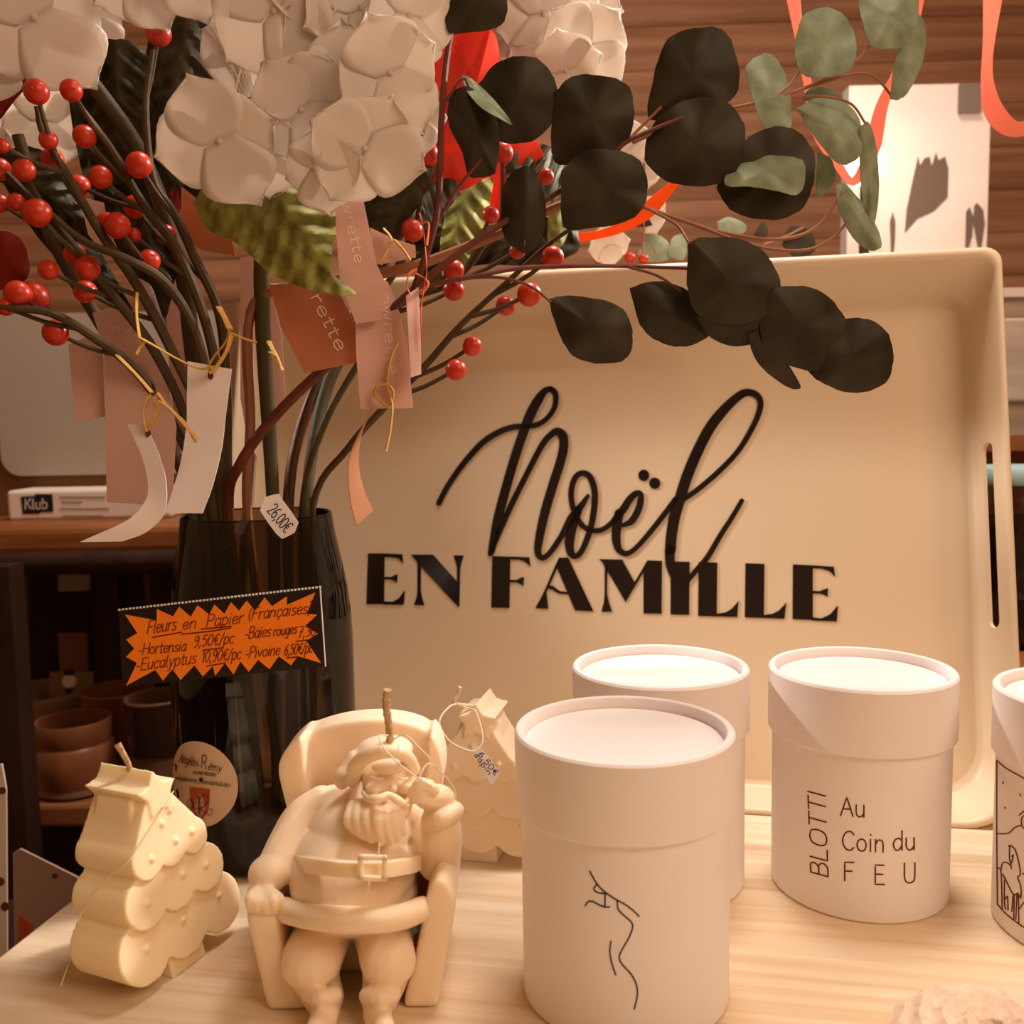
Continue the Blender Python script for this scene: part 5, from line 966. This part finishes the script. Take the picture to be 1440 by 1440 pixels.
def card(name, label, cat_, poly, Y, m, extra=()):
    t = thing(name, label, cat_, pt(*np.mean(poly, axis=0), Y)); part('card', MB().prism([pt(a, b, Y) for a, b in poly], V(0, .002, 0)), m, t, smooth=False)
    for nm, pl, mm in extra: part(nm, MB().prism([pt(a, b, Y-.0006) for a, b in pl], V(0, .0004, 0)), mm, t, smooth=False)
    return t
circ = lambda x, y, r: [(x+r*math.cos(a), y+r*math.sin(a)) for a in np.linspace(0, 2*math.pi, 18, endpoint=False)]
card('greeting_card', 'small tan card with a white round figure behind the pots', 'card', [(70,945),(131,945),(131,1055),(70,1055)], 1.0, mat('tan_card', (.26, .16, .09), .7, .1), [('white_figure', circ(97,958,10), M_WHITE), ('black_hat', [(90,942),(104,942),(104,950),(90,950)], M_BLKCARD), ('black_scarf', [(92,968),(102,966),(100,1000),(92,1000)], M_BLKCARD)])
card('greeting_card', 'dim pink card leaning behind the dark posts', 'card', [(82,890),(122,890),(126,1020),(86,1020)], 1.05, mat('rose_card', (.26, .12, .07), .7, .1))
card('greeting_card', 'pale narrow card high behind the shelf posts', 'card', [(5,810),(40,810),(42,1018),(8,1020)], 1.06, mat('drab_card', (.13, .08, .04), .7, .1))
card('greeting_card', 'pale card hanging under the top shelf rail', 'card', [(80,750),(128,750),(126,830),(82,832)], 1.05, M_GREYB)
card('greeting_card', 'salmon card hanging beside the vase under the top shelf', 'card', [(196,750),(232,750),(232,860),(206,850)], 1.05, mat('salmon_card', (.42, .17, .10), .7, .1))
dish = thing('pale_dish', 'pale rounded dish behind the wide brown pot', 'dish', (px_x(40, 1.0), 1.0, zl)); part('dish_body', MB().lathe([(.03, 0), (.045, .03), (.05, .06), (.046, .064), (.04, .03), (.01, .01)], (px_x(36, 1.0), 1.0, zl), 32, True, False), M_BAND, dish)
ZS = zz(1345, .62, 60)
so_ = thing('low_stool', 'low dark stool left of the table under the slanted card', 'stool', (-.42, .62, -.76))
part('seat', MB().box((-.58, .53, ZS-.025), (-.262, .70, ZS)), M_DARKW, so_, smooth=False)
for a, b in ((-.57, .54), (-.295, .54), (-.57, .67), (-.295, .67)): part('leg', MB().box((a, b, -.76), (a+.022, b+.022, ZS-.025)), M_DARKW, so_, smooth=False)
card('leaning_card', 'pinkish white card with a slanted top beside the table edge', 'card', [(18,1200),(28,1194),(110,1235),(108,1330),(30,1345),(20,1330)], .62, mat('pink_white_card', (.42, .27, .21), .7, .1), [('orange_spot', [(26,1285),(45,1300),(40,1335),(26,1330)], mat('orange_red', (.55, .10, .04), .6, .1)), ('dark_dot', circ(77,1232,4), M_BROWNINK)])
card('patterned_bag', 'white spotted paper bag at the far left edge', 'bag', [(-40,1085),(2,1075),(8,1110),(10,1424),(-40,1424)], .56, M_WHITE, [('dark_dot', circ(3,1112,5), M_BROWNINK), ('dark_dot', circ(0,1240,6), M_BROWNINK), ('dark_dot', circ(7,1275,6), M_BROWNINK)])
# ---------------------------------------------------------------- right background
CY = 1.02; ZDT = zz(418, .86, 1425)+.008
cn = thing('canvas_print', 'pale wintry canvas print leaning by the bright lamp', 'picture', pt(1315, 355, CY))
p0, p1 = pt(1190, 400, CY), pt(1394, 117, CY)
o = part('canvas', MB().box((p0[0], CY, ZDT), (p1[0], CY+.02, p1[2])), mat('canvas_white', (.66, .55, .48), .7, .1, var=.10, vscale=9), cn, smooth=False)
H = (1100, 0, 4.0); M_SH = mat('print_brown', (.13, .085, .062), .7, .1)
for pl in ([(690,1310),(700,1180),(735,1010),(765,880),(775,930),(800,890),(830,880),(840,935),(865,860),(880,900),(915,880),(935,950),(930,1110),(850,1190),(760,1230)], [(605,1250),(622,1190),(638,1250),(636,1330),(628,1420),(612,1420)], [(1030,1390),(1035,1190),(1055,1165),(1075,1220),(1068,1330),(1050,1390)], [(1080,1160),(1095,1140),(1130,1180),(1140,1260),(1120,1390),(1100,1390),(1075,1260)]):
    part('painted_shape', MB().prism([pt(a, b, CY-.0006) for a, b in crop(pl, *H)], V(0, .0005, 0)), M_SH, cn, smooth=False)
part('grey_clip', MB().box(tuple(pt(1349, 160, CY-.004)[[0]].tolist())+(CY-.004, pt(1349, 160, CY)[2]), (pt(1378, 119, CY)[0], CY, pt(1378, 119, CY)[2])), mat('clip_grey', (.16, .11, .085), .6, .2), cn, smooth=False)
lp = thing('table_lamp', 'small bright globe lamp glowing beside the canvas print', 'lamp', (px_x(1217, .97), .97, ZDT))
bc = pt(1217, 232, .97)
part('globe', MB().ball(bc, .020, 24, 16), mat('lamp_glow', (1, .9, .8), .5, .1, emit=((1, .86, .74), 9)), lp)
part('lamp_stem', MB().tube([bc+V(0, 0, -.019), V(bc[0], bc[1], ZDT+.01)], .005, 12), M_DARKW, lp)
part('lamp_foot', MB().lathe([(.04, 0), (.04, .008), (.01, .016)], (bc[0], bc[1], ZDT), 32), M_DARKW, lp)
pl_ = bpy.data.lights.new('lamp_light', 'POINT'); pl_.energy = 0.8; pl_.color = (1, .86, .74); pl_.shadow_soft_size = .022
lo_ = bpy.data.objects.new('lamp_light', pl_); COL.objects.link(lo_); lo_.location = tuple(bc+V(-.004, -.025, 0)); 
# grey drawer unit, jar, shelf at the right edge
DY = .86
dr = thing('drawer_unit', 'grey washed wooden drawer unit at the right edge', 'drawers', (px_x(1480, DY), DY+.1, zz(612, DY, 1430)))
zt2, zb2 = zz(418, DY, 1425), zz(612, DY, 1425)
xl2, xr2 = px_x(1200, DY), px_x(1700, DY)
part('body', MB().box((xl2, DY+.004, zb2), (xr2, DY+.2, zt2)), M_GREYW, dr, smooth=False)
part('top_board', MB().box((xl2-.004, DY-.004, zt2), (xr2, DY+.2, zt2+.008)), mat('pale_grey_wood', (.66, .57, .48), .6, .2), dr, smooth=False)
d_ = part('drawer', MB().box((xl2+.006, DY-.004, zz(565, DY, 1425)), (xr2, DY+.004, zz(448, DY, 1425))), M_GREYW, dr, smooth=False); freeze(d_, [('BEVEL', dict(width=.002, segments=2))])
sf = thing('side_cabinet', 'brown wooden cabinet carrying the grey drawers and the glass jar', 'cabinet', (px_x(1500, DY), DY+.1, -.76))
zc = zz(905, .78, 1425)
part('cabinet_top', MB().box((px_x(1190, .86), .70, zc-.03), (px_x(1700, .86), DY+.22, zc)), M_SHELF, sf, smooth=False)
part('cabinet_body', MB().box((px_x(1195, .86), .72, -.76), (px_x(1690, .86), DY+.21, zc-.03)), M_SHELF, sf, smooth=False)
part('upper_board', MB().box((px_x(1190, .90), DY+.0, zb2-.014), (px_x(1700, .90), DY+.22, zb2)), M_SHELF, sf, smooth=False)
part('back_board', MB().box((px_x(1190, .90), DY+.20, zc), (px_x(1700, .90), DY+.22, zb2-.014)), M_SHELF, sf, smooth=False)
for a in (1194, 1680): part('upright', MB().box((px_x(a, .90), DY+.19, zc), (px_x(a+14, .90), DY+.205, zb2-.014)), M_SHELF, sf, smooth=False)
JY = .79; jx = px_x(1440, JY); jr = 68*JY/FPX; jz = zc; jh = zz(672, JY, 1430)-jz
jr_ = thing('glass_jar', 'clear glass jar with a pale teal lid behind the tray handle', 'jar', (jx, JY, jz))
part('jar_body', MB().lathe([(jr*.9, 0), (jr, .004), (jr, jh*.30), (jr*1.02, jh*.32), (jr, jh*.34), (jr, jh*.80), (jr*.96, jh*.84), (jr, jh*.87), (jr*.95, jh*.98)], (jx, JY, jz), 48, True, False), M_CLEAR, jr_)
part('lid', MB().lathe([(jr, jh*.97), (jr*1.02, jh*.98), (jr*1.02, jh*1.05), (jr*.98, jh*1.07)], (jx, JY, jz), 48), M_TEAL, jr_, 'pale teal lid')
fi = part('filling', MB().lathe([(jr*.88, .006), (jr*.93, .02), (jr*.93, jh*.72), (jr*.8, jh*.76)], (jx, JY, jz), 32), mat('dark_filling', (.07, .04, .02), .7, .3, var=.7, vscale=60), jr_)
fi['kind'] = 'stuff'
bpy.context.view_layer.update()
